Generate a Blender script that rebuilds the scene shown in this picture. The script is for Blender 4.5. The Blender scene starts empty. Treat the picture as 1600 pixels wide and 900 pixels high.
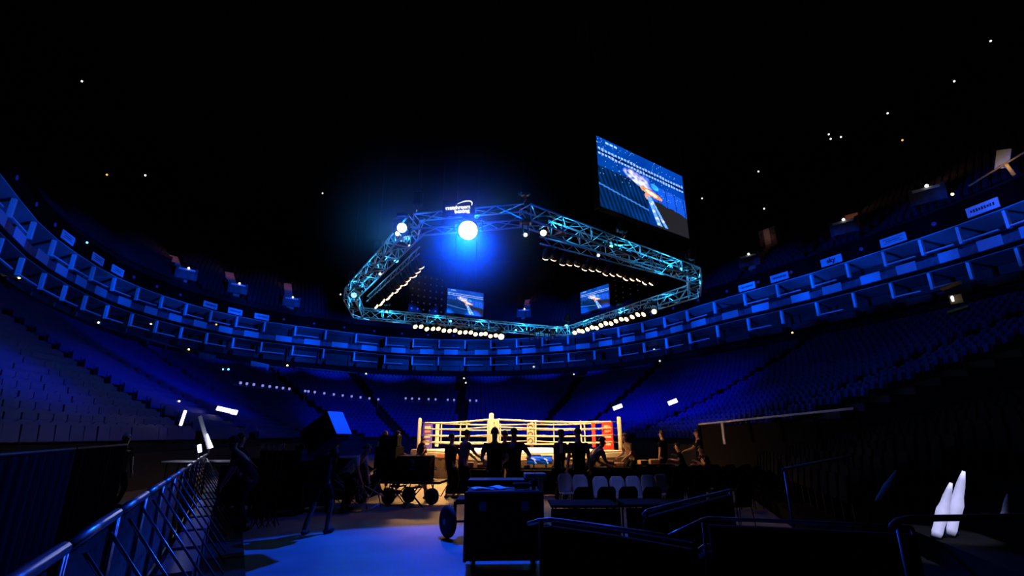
import bpy, bmesh, math, random
from mathutils import Vector, Matrix, noise
from mathutils.bvhtree import BVHTree
random.seed(7)
PI = math.pi
C = bpy.context.scene.collection
S = bpy.context.scene

# ------------------------------------------------------------------ camera, world, exposure
F = 750.0; EYE = 1.7
TH = math.atan(230 / 750.0)
cs, sn = math.cos(TH), math.sin(TH)
cam_d = bpy.data.cameras.new('camera'); cam = bpy.data.objects.new('camera', cam_d); C.objects.link(cam)
cam.location = (0, 0, EYE); cam.rotation_euler = (PI / 2 + TH, 0, 0)
cam_d.sensor_width = 36; cam_d.lens = 36 * F / 1600; cam_d.clip_start = 0.05; cam_d.clip_end = 400
S.camera = cam
w = bpy.data.worlds.new('world'); S.world = w; w.use_nodes = True
w.node_tree.nodes['Background'].inputs[0].default_value = (0.0, 0.05, 0.6, 1)
w.node_tree.nodes['Background'].inputs[1].default_value = 0.0015
S.view_settings.view_transform = 'Standard'; S.view_settings.look = 'None'
S.view_settings.exposure = 0; S.view_settings.gamma = 1; S.view_settings.use_curve_mapping = False
cy = S.cycles
cy.use_denoising = True; cy.max_bounces = 5; cy.diffuse_bounces = 2; cy.glossy_bounces = 2
cy.transmission_bounces = 4; cy.volume_bounces = 0; cy.sample_clamp_indirect = 2.0
cy.caustics_reflective = False; cy.caustics_refractive = False

def ray(x, y):
    u = x - 800; v = 450 - y
    return Vector((u, F * cs - v * sn, F * sn + v * cs))
def atz(x, y, z):
    r = ray(x, y); t = (z - EYE) / r.z
    return Vector((r.x * t, r.y * t, z))
def atd(x, y, d):            # the point at ground distance d
    r = ray(x, y); t = d / math.hypot(r.x, r.y)
    return Vector((r.x * t, r.y * t, EYE + r.z * t))

BLUE = (0.0, 0.075, 1.0)
HAZE = 0.10; WASH = 36.0; SEATW = 22.0; BARP = 560
def lamp(name, kind, loc, power, color, target=None, size=0.1, angle=60, blend=0.5, sy=None, parent=None):
    d = bpy.data.lights.new(name, kind); d.energy = power; d.color = color
    if kind == 'AREA':
        d.shape = 'RECTANGLE'; d.size = size; d.size_y = sy or size
    else:
        d.shadow_soft_size = size
    if kind == 'SPOT': d.spot_size = math.radians(angle); d.spot_blend = blend
    o = bpy.data.objects.new(name, d); C.objects.link(o); o.location = loc
    if target is not None:
        o.rotation_euler = (Vector(target) - Vector(loc)).to_track_quat('-Z', 'Y').to_euler()
    if parent: o.parent = parent
    return o
# the big blue beam on the near corner of the rig, shining towards the entrance floor
KEY = Vector((-1.27, 12.75, 7.35))
lamp('blue_beam', 'SPOT', KEY + Vector((0.02, -0.3, -0.1)), 7500, (0.0, 0.058, 1.0), KEY + Vector((0.35, -9.0, -8.2)), 0.12, 65, 0.10)
lamp('blue_beam_spill', 'POINT', KEY + Vector((0.03, -0.62, -0.22)), 230, (0.0, 0.055, 1.0), None, 0.10)
LEFTK = atd(628, 356, 14.6)
lamp('blue_beam_spill_left', 'POINT', LEFTK + Vector((0, -0.25, 0)), 42, (0.0, 0.08, 1.0), None, 0.06)
# blue wash aimed at the suite band from moving heads on the rig
WT = ((-100, 36, .40), (-88, 38, .45), (-66, 42, .6), (-47, 50, .8), (-31, 58, 1.0), (-14, 60, 1.0), (3, 58, 1.0), (18, 52, 1.05), (33, 44, 1.1), (49, 38, 1.15), (66, 35, 1.0), (84, 33, .7), (100, 33, .5))
for k in range(23):
    az = -96 + 8.4 * k
    j = max(i for i in range(len(WT) - 1) if WT[i][0] <= az); f = (az - WT[j][0]) / (WT[j + 1][0] - WT[j][0])
    dist = WT[j][1] * (1 - f) + WT[j + 1][1] * f; pw = WT[j][2] * (1 - f) + WT[j + 1][2] * f
    a_ = math.radians(az); dd = Vector((math.sin(a_), math.cos(a_), 0)); o0 = Vector((0, 21.5, 9.3)) + dd * 9.4
    lamp('blue_wash', 'SPOT', o0, pw * WASH * (dist - 9.4) ** 2, BLUE, o0 + dd * (dist - 9.4) + Vector((0, 0, 6.6 + .9 * max(0, 1 - abs(az) / 50))), 0.15, 19, 0.6)
# weaker deep blue wash on the lower seats
for tgt, pw in (((-17, 14, 3), .45), ((-20, 24, 3), .5), ((-26, 36, 5), .5), ((15, 22, 3), .4), ((15, 41, 4), 1.1), ((-19, 30, 1.5), .4), ((-13, 48, 1.5), 1.0), ((-2, 52, 1.5), .8), ((9, 46, 2), 1.8), ((15, 34, 2), .6)):
    t = Vector(tgt); o0 = Vector((0, 21.5, 9.0)); dd = (t - o0); dd.z = 0; dd.normalize(); o0 = o0 + dd * 9.2
    lamp('blue_seat_wash', 'SPOT', o0, pw * SEATW * (t - o0).length ** 2, (0.0, 0.02, 1.0), t, 0.15, 44, 0.95)
lamp('added_chair_spot', 'SPOT', (3.5, -2, 13), 2600, (0.16, 0.24, 1.0), (2.15, 11.0, 0.75), 0.1, 7.5, 1.0)  # added spot, out of view behind the camera, brightening the chair row
lamp('added_stand_spot', 'SPOT', (3.5, -2, 13), 26000, (0.7, 0.68, 1.0), (5.15, 6.2, 1.0), 0.05, 4.6, 0.5)  # second added spot, also unseen, brightening the folded seat shells
# warm light of the four lamp bars over the ring
RC = Vector((0.15, 22.0, 1.2))
BARS = [((-5.51, 25.02), (-0.56, 27.81)), ((3.57, 26.88), (6.59, 21.82)), ((1.01, 14.15), (5.63, 17.12)), ((-6.47, 20.77), (-3.17, 15.09))]
for a, b in BARS:
    m = Vector(((a[0] + b[0]) / 2, (a[1] + b[1]) / 2, 6.85))
    t = RC - m
    ar = lamp('ring_light', 'AREA', m, BARP, (1.0, 0.49, 0.14), None, 5.4, sy=0.25)
    ax = Vector((b[0] - a[0], b[1] - a[1], 0)).normalized(); zz = -t.normalized(); yy = zz.cross(ax).normalized()
    ar.rotation_euler = Matrix((ax, yy, zz)).transposed().to_euler()
    ar.data.spread = math.radians(58)

# ------------------------------------------------------------------ materials
def mat(name, col, rough=0.6, metal=0.0, emis=None, es=0.0, bump=0.0, scale=8.0, var=0.0, spec=0.5, col2=None):
    m = bpy.data.materials.new(name); m.use_nodes = True; nt = m.node_tree
    b = nt.nodes['Principled BSDF']
    b.inputs['Base Color'].default_value = (*col, 1); b.inputs['Roughness'].default_value = rough
    b.inputs['Metallic'].default_value = metal; b.inputs['Specular IOR Level'].default_value = spec
    tc = nt.nodes.new('ShaderNodeTexCoord'); n = nt.nodes.new('ShaderNodeTexNoise')
    n.inputs['Scale'].default_value = scale; n.inputs['Detail'].default_value = 4
    nt.links.new(tc.outputs['Object'], n.inputs['Vector'])
    if var or col2:
        mx = nt.nodes.new('ShaderNodeMix'); mx.data_type = 'RGBA'
        mx.inputs[6].default_value = (*col, 1)
        mx.inputs[7].default_value = (*(col2 or tuple(c * (1 - var) for c in col)), 1)
        cr = nt.nodes.new('ShaderNodeMapRange'); cr.inputs[1].default_value = 0.35; cr.inputs[2].default_value = 0.65
        nt.links.new(n.outputs['Fac'], cr.inputs[0]); nt.links.new(cr.outputs[0], mx.inputs[0])
        nt.links.new(mx.outputs[2], b.inputs['Base Color'])
    if bump:
        bp = nt.nodes.new('ShaderNodeBump'); bp.inputs['Strength'].default_value = bump
        nt.links.new(n.outputs['Fac'], bp.inputs['Height']); nt.links.new(bp.outputs[0], b.inputs['Normal'])
    if emis:
        b.inputs['Emission Color'].default_value = (*emis, 1); b.inputs['Emission Strength'].default_value = es
    return m
M = {}
M['concrete'] = mat('concrete', (0.30, 0.27, 0.24), 0.45, bump=0.02, scale=0.9, col2=(0.20, 0.18, 0.155))
M['roof'] = mat('roof_black', (0.004, 0.004, 0.005), 0.95, spec=0.1)
M['dark'] = mat('dark_paint', (0.0025, 0.0025, 0.003), 0.85, var=0.3, spec=0.04)
M['blackmetal'] = mat('black_metal', (0.006, 0.006, 0.007), 0.45, var=0.3, spec=0.25)
M['alu'] = mat('aluminium', (0.62, 0.64, 0.66), 0.35, 0.5, var=0.2, scale=20)
M['steel'] = mat('galvanised_steel', (0.26, 0.27, 0.29), 0.3, 0.85, var=0.25, scale=14)
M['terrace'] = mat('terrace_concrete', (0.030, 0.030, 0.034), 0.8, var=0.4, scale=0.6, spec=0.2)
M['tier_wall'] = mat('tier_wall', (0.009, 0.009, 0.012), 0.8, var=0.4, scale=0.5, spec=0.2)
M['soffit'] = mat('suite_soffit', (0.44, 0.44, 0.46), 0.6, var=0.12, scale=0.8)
M['soffit_shaded'] = mat('shaded_suite_soffit', (0.15, 0.15, 0.16), 0.6, var=0.12, scale=0.8)  # darker copy of the soffit; the lower row's shade is in the colour
M['fin'] = mat('suite_fin', (0.80, 0.80, 0.82), 0.5, var=0.08)
M['ledge'] = mat('suite_ledge', (0.75, 0.75, 0.78), 0.5, var=0.08)
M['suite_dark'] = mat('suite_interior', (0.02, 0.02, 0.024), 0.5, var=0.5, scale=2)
M['fascia'] = mat('fascia_panel', (0.12, 0.12, 0.16), 0.5, var=0.55, scale=2.2)
M['sign_white'] = mat('sign_board', (0.46, 0.46, 0.52), 0.5, var=0.08)
M['sign_top'] = mat('sign_board_bright', (0.85, 0.85, 0.9), 0.5, var=0.06)
M['sign_ink'] = mat('sign_ink', (0.03, 0.03, 0.05), 0.6, var=0.2)
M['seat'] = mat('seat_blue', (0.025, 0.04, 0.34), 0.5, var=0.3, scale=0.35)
M['seat_dim'] = mat('seat_upper_shaded', (0.010, 0.010, 0.022), 0.7, var=0.3, scale=0.3, spec=0.2)  # darker copy of the seat colour, with the upper tier's dimness in it
M['seat_black'] = mat('seat_black_plastic', (0.0012, 0.0012, 0.0015), 0.8, var=0.3, spec=0.05)
M['chair_shell'] = mat('chair_grey_plastic', (0.42, 0.43, 0.48), 0.4, var=0.1)
M['canvas'] = mat('ring_canvas', (0.80, 0.78, 0.72), 0.8, var=0.12, scale=3)
M['rope'] = mat('ring_rope', (0.86, 0.82, 0.74), 0.6, var=0.25, scale=5)
M['post'] = mat('post_white', (0.86, 0.82, 0.72), 0.5, var=0.06)
M['pad_blue'] = mat('pad_blue', (0.10, 0.07, 0.75), 0.5, var=0.1)
M['pad_red'] = mat('pad_red', (0.75, 0.05, 0.05), 0.5, var=0.1)
M['pad_white'] = mat('pad_white', (0.85, 0.82, 0.76), 0.5, var=0.06)
M['print_pale'] = mat('print_pale', (0.82, 0.74, 0.62), 0.6, var=0.1)
M['print_peach'] = mat('print_peach', (0.85, 0.35, 0.22), 0.6, var=0.1)
M['skirt'] = mat('ring_skirt', (0.16, 0.12, 0.09), 0.9, var=0.4, scale=2)
M['skin'] = mat('skin', (0.55, 0.30, 0.20), 0.55, var=0.12, scale=10)
M['skin_dark'] = mat('skin_dark', (0.16, 0.08, 0.05), 0.5, var=0.15, scale=10)
M['hair'] = mat('hair_dark', (0.015, 0.010, 0.008), 0.6, bump=0.4, scale=60)
M['hair_brown'] = mat('hair_brown', (0.10, 0.05, 0.03), 0.6, bump=0.4, scale=60)
M['cloth_black'] = mat('cloth_black', (0.004, 0.004, 0.0045), 0.95, bump=0.2, scale=30, spec=0.06)
M['cloth_navy'] = mat('cloth_navy', (0.012, 0.014, 0.035), 0.9, bump=0.2, scale=30, spec=0.15)
M['cloth_grey'] = mat('cloth_grey', (0.10, 0.09, 0.085), 0.9, bump=0.2, scale=30, spec=0.2)
M['cloth_khaki'] = mat('cloth_khaki', (0.22, 0.16, 0.09), 0.9, bump=0.2, scale=30, spec=0.2)
M['cloth_white'] = mat('cloth_white', (0.70, 0.68, 0.62), 0.9, bump=0.2, scale=30, spec=0.2)
M['cloth_pale'] = mat('cloth_pale_blue', (0.45, 0.47, 0.55), 0.8, bump=0.2, scale=30, spec=0.2)
M['rubber'] = mat('rubber', (0.010, 0.010, 0.010), 0.8, bump=0.3, scale=40)
M['case'] = mat('flight_case_laminate', (0.003, 0.003, 0.0035), 0.65, bump=0.1, scale=60, spec=0.08)
M['case_lit_blue'] = mat('case_lit_laminate', (0.14, 0.36, 0.62), 0.5, var=0.06)  # blue light painted onto the lit side of the carried box
M['paper'] = mat('paper', (0.75, 0.75, 0.78), 0.6, var=0.05)
M['wood'] = mat('plywood', (0.42, 0.24, 0.10), 0.6, var=0.3, scale=6)
M['stair_brown'] = mat('stair_carpet', (0.40, 0.26, 0.22), 0.9, var=0.3, emis=None)
def glow(name, col, s):
    m = mat(name, (0.02, 0.02, 0.02), 0.4, emis=col, es=s); return m
M['em_white'] = glow('lens_white_glow', (0.85, 0.88, 1.0), 6)
M['em_key'] = glow('lens_key_glow', (0.75, 0.85, 1.0), 8)
M['em_cyan'] = glow('lens_cyan_glow', (0.12, 0.65, 1.0), 5)
M['em_warm'] = glow('lens_warm_glow', (1.0, 0.55, 0.20), 9)
M['em_warmlow'] = glow('lens_warm_rim', (1.0, 0.62, 0.34), 7)
M['em_dim'] = glow('tiny_lamp_white', (0.9, 0.95, 0.85), 2.2)
M['em_amber'] = glow('tiny_lamp_amber', (1.0, 0.45, 0.10), 1.5)
M['em_yellow'] = glow('gantry_lamp_yellow', (1.0, 0.75, 0.22), 5)
M['em_lilac'] = glow('rail_lamp_lilac', (0.30, 0.32, 1.0), 0.8)
M['em_sign'] = glow('sign_letters_glow', (0.86, 0.90, 1.0), 1.9)
M['em_tube'] = glow('opening_light_lilac', (0.70, 0.65, 1.0), 3.5)
M['em_logo'] = glow('blue_logo_lamp', (0.02, 0.04, 0.9), 0.16)
M['em_dot'] = glow('panel_dot', (0.35, 0.38, 0.55), 0.07)

# ------------------------------------------------------------------ mesh helpers
class MB:
    def __init__(s): s.v = []; s.f = []; s.c = []
    def add(s, vs, fs):
        n = len(s.v); s.v += [tuple(v) for v in vs]; s.f += [tuple(i + n for i in f) for f in fs]
    def box(s, c, d, R=None, bev=0.0):
        hx, hy, hz = d[0] / 2, d[1] / 2, d[2] / 2
        if bev > 0:
            b = min(bev, hx * .45, hy * .45, hz * .45); vs = []; fs = []
            idx = {}
            for sx in (-1, 1):
                for sy in (-1, 1):
                    for sz in (-1, 1):
                        for a in range(3):
                            p = [sx * (hx - (b if a != 0 else 0)), sy * (hy - (b if a != 1 else 0)), sz * (hz - (b if a != 2 else 0))]
                            idx[sx, sy, sz, a] = len(vs); vs.append(Vector(p))
            for a in range(3):
                o = [i for i in range(3) if i != a]
                for sg in (-1, 1):
                    q = []
                    for (p1, p2) in ((-1, -1), (1, -1), (1, 1), (-1, 1)):
                        k = [0, 0, 0]; k[a] = sg; k[o[0]] = p1; k[o[1]] = p2; q.append(idx[k[0], k[1], k[2], a])
                    fs.append(q)
                    # edges
            for a in range(3):
                o = [i for i in range(3) if i != a]
                for s1 in (-1, 1):
                    for s2 in (-1, 1):
                        def g(t, ax):
                            k = [0, 0, 0]; k[a] = t; k[o[0]] = s1; k[o[1]] = s2; return idx[k[0], k[1], k[2], ax]
                        fs.append([g(-1, o[0]), g(1, o[0]), g(1, o[1]), g(-1, o[1])])
            for sx in (-1, 1):
                for sy in (-1, 1):
                    for sz in (-1, 1): fs.append([idx[sx, sy, sz, a] for a in range(3)])
        else:
            vs = [Vector((x, y, z)) for x in (-hx, hx) for y in (-hy, hy) for z in (-hz, hz)]
            fs = [(0, 1, 3, 2), (4, 6, 7, 5), (0, 4, 5, 1), (2, 3, 7, 6), (0, 2, 6, 4), (1, 5, 7, 3)]
        if R is not None: vs = [R @ v for v in vs]
        c = Vector(c); s.add([v + c for v in vs], fs); return s
    def tube(s, pts, r, n=8, cap=True, closed=False):
        pts = [Vector(p) for p in pts]; rs = r if isinstance(r, (list, tuple)) else [r] * len(pts)
        rings = []; up = None; N = len(pts)
        for i, p in enumerate(pts):
            if closed: d = (pts[(i + 1) % N] - pts[i - 1])
            else: d = (pts[min(i + 1, N - 1)] - pts[max(i - 1, 0)])
            d.normalize()
            if up is None: up = Vector((0, 0, 1)) if abs(d.z) < 0.9 else Vector((1, 0, 0))
            a = d.cross(up); a.normalize(); b = a.cross(d); up = b
            rings.append([p + (a * math.cos(2 * PI * k / n) + b * math.sin(2 * PI * k / n)) * rs[i] for k in range(n)])
        vs = [v for R in rings for v in R]; fs = []
        L = N if closed else N - 1
        for i in range(L):
            j = (i + 1) % N
            for k in range(n): fs.append((i * n + k, i * n + (k + 1) % n, j * n + (k + 1) % n, j * n + k))
        if cap and not closed: fs.append(tuple(range(n))[::-1]); fs.append(tuple((N - 1) * n + k for k in range(n)))
        s.add(vs, fs); return s
    def lathe(s, prof, c=(0, 0, 0), d=(0, 0, 1), n=16):   # prof: (along, radius)
        d = Vector(d).normalized(); c = Vector(c)
        s.tube([c + d * (a + 1e-5 * i) for i, (a, r) in enumerate(prof)], [max(r, 1e-4) for a, r in prof], n); return s
    def lathe2(s, prof, c=(0, 0, 0), d=(0, 0, 1), n=16):
        d = Vector(d).normalized(); c = Vector(c)
        u = Vector((0, 0, 1)) if abs(d.z) < .9 else Vector((1, 0, 0)); a = d.cross(u).normalized(); b = a.cross(d)
        vs = []; fs = []
        for (t, r) in prof:
            for k in range(n): vs.append(c + d * t + (a * math.cos(2 * PI * k / n) + b * math.sin(2 * PI * k / n)) * max(r, 1e-4))
        for i in range(len(prof) - 1):
            for k in range(n): fs.append((i * n + k, i * n + (k + 1) % n, (i + 1) * n + (k + 1) % n, (i + 1) * n + k))
        fs.append(tuple(range(n))[::-1]); fs.append(tuple((len(prof) - 1) * n + k for k in range(n)))
        s.add(vs, fs); return s
    def ball(s, c, r, n=12, m=8):
        r = r if hasattr(r, '__len__') else (r, r, r); c = Vector(c)
        vs = []; fs = []
        for i in range(m + 1):
            a = PI * i / m
            for k in range(n):
                b = 2 * PI * k / n
                vs.append(c + Vector((r[0] * math.sin(a) * math.cos(b), r[1] * math.sin(a) * math.sin(b), r[2] * math.cos(a))))
        for i in range(m):
            for k in range(n): fs.append((i * n + k, (i + 1) * n + k, (i + 1) * n + (k + 1) % n, i * n + (k + 1) % n))
        s.add(vs, fs); return s
    def mesh(s, name, m, smooth=False):
        me = bpy.data.meshes.new(name); me.from_pydata(s.v, [], s.f); me.materials.append(M[m])
        if smooth: me.polygons.foreach_set('use_smooth', [True] * len(me.polygons))
        me.update(); return me
    def obj(s, name, m, parent=None, smooth=False, loc=None):
        o = bpy.data.objects.new(name, s.mesh(name, m, smooth)); C.objects.link(o)
        if parent: o.parent = parent
        if loc is not None: o.location = loc
        return o
def tag(o, label, cat, group=None, kind=None):
    o['label'] = label; o['category'] = cat
    if group: o['group'] = group
    if kind: o['kind'] = kind
    return o
def thing(name, label, cat, loc=(0, 0, 0), rz=0, group=None):
    o = bpy.data.objects.new(name, None); C.objects.link(o); o.empty_display_size = .1
    o.location = loc; o.rotation_euler = (0, 0, rz); return tag(o, label, cat, group)
def struct(name, mb, m, smooth=False):
    o = mb.obj(name, m, None, smooth); o['kind'] = 'structure'; return o
def copy_tree(o, parent=None):
    c = o.copy(); C.objects.link(c)
    if parent is not None: c.parent = parent
    for ch in list(o.children): copy_tree(ch, c)
    return c
def Rz(a): return Matrix.Rotation(a, 3, 'Z')
def Rx(a): return Matrix.Rotation(a, 3, 'X')
def Ry(a): return Matrix.Rotation(a, 3, 'Y')

# ------------------------------------------------------------------ the bowl plan, from the suite line
TOP = [(0, 270), (27, 310), (54, 348), (88, 376), (120, 398), (148, 416), (178, 434), (218, 450), (254, 463), (292, 475), (330, 486),
       (370, 495), (410, 503), (463, 510), (509, 516), (555, 521), (606, 528), (646, 530), (686, 531), (727, 532), (767, 532),
       (807, 530), (848, 528), (887, 523), (928, 520), (966, 512), (1005, 504), (1037, 496), (1069, 487), (1116, 470), (1161, 459),
       (1214, 444), (1267, 429), (1323, 410), (1380, 392), (1438, 374), (1494, 354), (1552, 334)]
PL = [atz(x, y, 16.7).xy for x, y in TOP]
NL = 4
PL = [Vector((-24.5, 3.0)), Vector((-24.6, 9.5)), PL[0] + Vector((5.2, -9.8)), PL[0] + Vector((2.6, -4.8))] + PL + [PL[-1] + Vector((.9, -4.4)), PL[-1] + Vector((1.2, -9)), PL[-1] + Vector((1.0, -14))]
for _ in range(2):
    PL = [PL[0]] + [(PL[i - 1] + PL[i] * 4 + PL[i + 1]) / 6 for i in range(1, len(PL) - 1)] + [PL[-1]]
NB = len(PL) - 1
SM = list(PL)
for _ in range(14):
    SM = [SM[0]] + [(SM[i - 1] + SM[i] * 2 + SM[i + 1]) / 4 for i in range(1, len(SM) - 1)] + [SM[-1]]
CEN = Vector((-3.0, 32.0))
def curve(t):                 # smooth outer oval, t in 0..NB
    t = min(max(t, 0), NB - 1e-6); i = int(t); f = t - i
    p0, p1, p2, p3 = SM[max(i - 1, 0)], SM[i], SM[i + 1], SM[min(i + 2, NB)]
    return 0.5 * ((2 * p1) + (p2 - p0) * f + (2 * p0 - 5 * p1 + 4 * p2 - p3) * f * f + (3 * p1 - p0 - 3 * p2 + p3) * f ** 3)
def tierpt(t, f):             # lower bowl: f=0 front row, f=1 concourse
    P = curve(t); o = CEN + (P - CEN) * 0.94
    ky = 1.0 if (P.x < CEN.x and P.y < CEN.y) else 0.43
    q = CEN + Vector(((P.x - CEN.x) * 0.36, (P.y - CEN.y) * ky))
    if ky == 1.0: o.y = P.y + (CEN.y - P.y) * .06
    p = q + (o - q) * f
    return Vector((p.x, p.y, 1.15 + 8.6 * (0.80 * f + 0.20 * f * f)))
def upperpt(t, f):
    P = curve(t); d = (P - CEN).normalized()
    p = P + d * (1.2 + 19 * f)
    return Vector((p.x, p.y, 18.7 + 13.5 * f))

# floor, ceiling, walls
mb = MB(); mb.box((0, 40, -0.1), (110, 120, 0.2)); struct('floor', mb, 'concrete')
mb = MB()
mb.lathe2([(0, 62), (0.4, 62), (0.8, 40), (0.9, 1)], (-3, 36, 37.5), (0, 0, 1), 48); struct('ceiling', mb, 'roof')
def strip(name, f1, f2, m, n=160, t0=0, t1=None):
    t1 = t1 or NB; mb = MB(); vs = []; fs = []
    for i in range(n + 1):
        t = t0 + (t1 - t0) * i / n
        vs += [f1(t), f2(t)]
        if i < n: fs.append((2 * i, 2 * i + 2, 2 * i + 3, 2 * i + 1))
    mb.add(vs, fs); return struct(name, mb, m)
def lift(p, z): return Vector((p.x, p.y, z))
def terraces(name, fn, rows, m, t0, t1, n, riser):
    mb = MB(); vs = []; fs = []; W = 2 * rows + 2
    for i in range(n + 1):
        t = t0 + (t1 - t0) * i / n
        col = []
        for k in range(rows + 1):
            p = fn(t, k / rows)
            zlo = fn(t, max(k - 1, 0) / rows).z if k else riser
            col += [lift(p, zlo), p]
        vs += col
    for i in range(n):
        for j in range(W - 1): fs.append((i * W + j, (i + 1) * W + j, (i + 1) * W + j + 1, i * W + j + 1))
    mb.add(vs, fs); return struct(name, mb, m)
ROWS = 22
lower = terraces('floor_lower_tier', tierpt, ROWS, 'terrace', 0, NB, 120, 0.0)
upper = terraces('floor_upper_tier', upperpt, 20, 'tier_wall', 0, NB, 100, 18.2)  # darker wall colour puts the upper tier's dimness into the terrace
strip('wall_concourse', lambda t: lift(tierpt(t, 1), 9.7), lambda t: lift(curve(t), 11.3), 'tier_wall')
strip('wall_back', lambda t: lift(upperpt(t, 1), 31.5), lambda t: lift(upperpt(t, 1.05), 38.2), 'roof')
dg = bpy.context.evaluated_depsgraph_get()
BV = BVHTree.FromObject(lower, dg); BVU = BVHTree.FromObject(upper, dg)
def hit(x, y, bv=None):
    r = (bv or BV).ray_cast(Vector((0, 0, EYE)), ray(x, y).normalized())
    return r[0]
def t_of(p):                  # curve parameter seen from the centre in the direction of p
    a = math.atan2(p.y - CEN.y, p.x - CEN.x); best = 0; bd = 9
    for i in range(0, NB * 20):
        q = curve(i / 20); d = abs((math.atan2(q.y - CEN.y, q.x - CEN.x) - a + PI) % (2 * PI) - PI)
        if d < bd: bd = d; best = i / 20
    return best

# ------------------------------------------------------------------ suites, two levels of bays
def bay(i, lvl):
    a = PL[i]; b = PL[i + 1]; dx = (b - a); L = dx.length; ang = math.atan2(dx.y, dx.x)
    zc = 16.7 if lvl else 13.85
    zf = zc - 2.45
    has_top = lvl and i in TOPSIGN
    if lvl:
        lab = 'upper-level suite bay lit blue, pale partition fin and drinks ledge' if not has_top else TOPSIGN[i][1]
        grp = None if has_top else 'upper row of suite bays'
    else:
        lab = 'lower-level suite bay lit blue, soffit coloured dim, under the sponsor boards'; grp = 'lower row of suite bays'
    t = thing('suite_bay', lab, 'suite', (a.x, a.y, zf), ang, grp)
    sk = 0.0
    m = MB(); m.box((L / 2, 1.6, 2.49), (L * 1.02, 3.3, 0.08)); m.obj('soffit', 'soffit' if lvl else 'soffit_shaded', t)
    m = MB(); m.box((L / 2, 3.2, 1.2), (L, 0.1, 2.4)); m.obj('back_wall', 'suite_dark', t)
    m = MB(); m.box((0, 0.16, 1.75 if lvl else 1.8), (0.22, 0.30, 1.36), bev=.02); m.obj('partition_fin', 'fin', t)
    m = MB()
    if random.random() < 0.82:
        lw = L * random.uniform(0.62, 0.8)
        m.box((lw / 2 + .12, 0.12, 1.22), (lw, 0.20, 0.10), bev=.02); m.obj('drinks_ledge', 'ledge', t)
    # shallow interior furniture silhouettes
    m = MB()
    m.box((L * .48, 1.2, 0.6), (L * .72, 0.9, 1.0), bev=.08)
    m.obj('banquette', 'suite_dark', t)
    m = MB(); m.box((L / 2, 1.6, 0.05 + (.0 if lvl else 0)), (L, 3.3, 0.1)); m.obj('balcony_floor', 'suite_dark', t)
    if lvl:
        m = MB(); m.box((L / 2, -0.02, 0.36), (L * 1.01, 0.1, 0.62)); m.obj('parapet', 'fascia', t)
        sw = min(L * .52, 2.4)
        m = MB(); m.box((L * random.uniform(.40, .66), -0.10, 0.42), (sw, 0.05, 0.78), bev=.01); m.obj('sponsor_board', 'sign_white', t)
        m = MB(); m.box((L / 2, -0.15, 3.35), (L * 1.02, 0.14, 1.5)); m.obj('fascia_band', 'dark', t)
        m = MB()
        m.lathe2([(0, .17), (-.05, .17), (-.07, .1)], (L * .55, -.23, 3.15), (0, 1, 0), 12)
        m.obj('blue_lamp', 'em_logo', t, True)
        if has_top:
            off = TOPSIGN[i][0]
            sb = MB(); sb.box((L * off, -.32, 2.98), (2.0, .08, .74), bev=.01); sbo = sb.obj('fascia_sign', 'sign_top', t)
            ib = MB()
            if TOPSIGN[i][2] == 'text':
                txt('sky', .62, (L * off, -.37, 2.83), (PI / 2, 0, 0), 'sign_ink', sbo, bold=.02)
            elif TOPSIGN[i][2] == 'frame':
                ib.box((L * off, -.37, 2.98), (1.1, .02, .06)); ib.box((L * off, -.37, 3.14), (1.5, .02, .03)); ib.box((L * off, -.37, 2.82), (1.5, .02, .03)); ib.obj('sign_print', 'sign_ink', sbo)
            else:
                for q in range(9): ib.box((L * off - .68 + q * .17, -.37, 2.98), (.10, .02, .22 if q % 3 else .16))
                ib.obj('sign_print', 'sign_ink', sbo)
    else:
        m = MB(); m.box((L / 2, -0.02, -0.1), (L * 1.01, 0.1, 0.7)); m.obj('parapet', 'dark', t)
def txt(s, size, loc, rot, m, parent=None, bold=0.0, ext=.01, name='lettering'):
    cu = bpy.data.curves.new('t', 'FONT'); cu.body = s; cu.size = size; cu.align_x = 'CENTER'; cu.extrude = ext; cu.offset = bold
    o = bpy.data.objects.new('t', cu); C.objects.link(o)
    me = bpy.data.meshes.new_from_object(o.evaluated_get(bpy.context.evaluated_depsgraph_get()))
    bpy.data.objects.remove(o); me.materials.clear(); me.materials.append(M[m])
    n = bpy.data.objects.new(name, me); C.objects.link(n); n.location = loc; n.rotation_euler = rot
    if parent: n.parent = parent
    return n
def bi(px): return NL + max(k for k in range(len(TOP)) if TOP[k][0] <= px)
TOPSIGN = {}
for px, kind, lab in ((88, 'frame', 'suite bay at far left under the first, leftmost bright fascia sign'),
                      (114, 'frame', 'left suite bay under the second bright fascia sign from the left edge'),
                      (146, 'frame', 'left suite bay under the third bright fascia sign, above a steep curve'),
                      (325, 'bars', 'suite bay under the leftmost of three signs beside the lighting rig'),
                      (366, 'bars', 'suite bay under the middle of three signs left of the lighting rig'),
                      (404, 'bars', 'suite bay under the rightmost of three signs left of the lighting rig'),
                      (1167, 'bars', 'suite bay under the first bright sign right of the lighting rig'),
                      (1220, 'bars', 'suite bay under the plain lilac sign right of the lighting rig'),
                      (1307, 'text', 'suite bay with a bright fascia sign reading sky'),
                      (1405, 'frame', 'suite bay under the framed bright sign right of the sky sign'),
                      (1535, 'bars', 'suite bay at far right under the last dim fascia sign')):
    k = bi(px); lo, hi = TOP[k - NL][0], TOP[min(k - NL + 1, len(TOP) - 1)][0]
    while k in TOPSIGN: k += 1
    TOPSIGN[k] = (min(.8, max(.2, (px - lo) / max(1, hi - lo))), lab, kind)
for i in range(3, NB):
    bay(i, 0); bay(i, 1)

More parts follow.
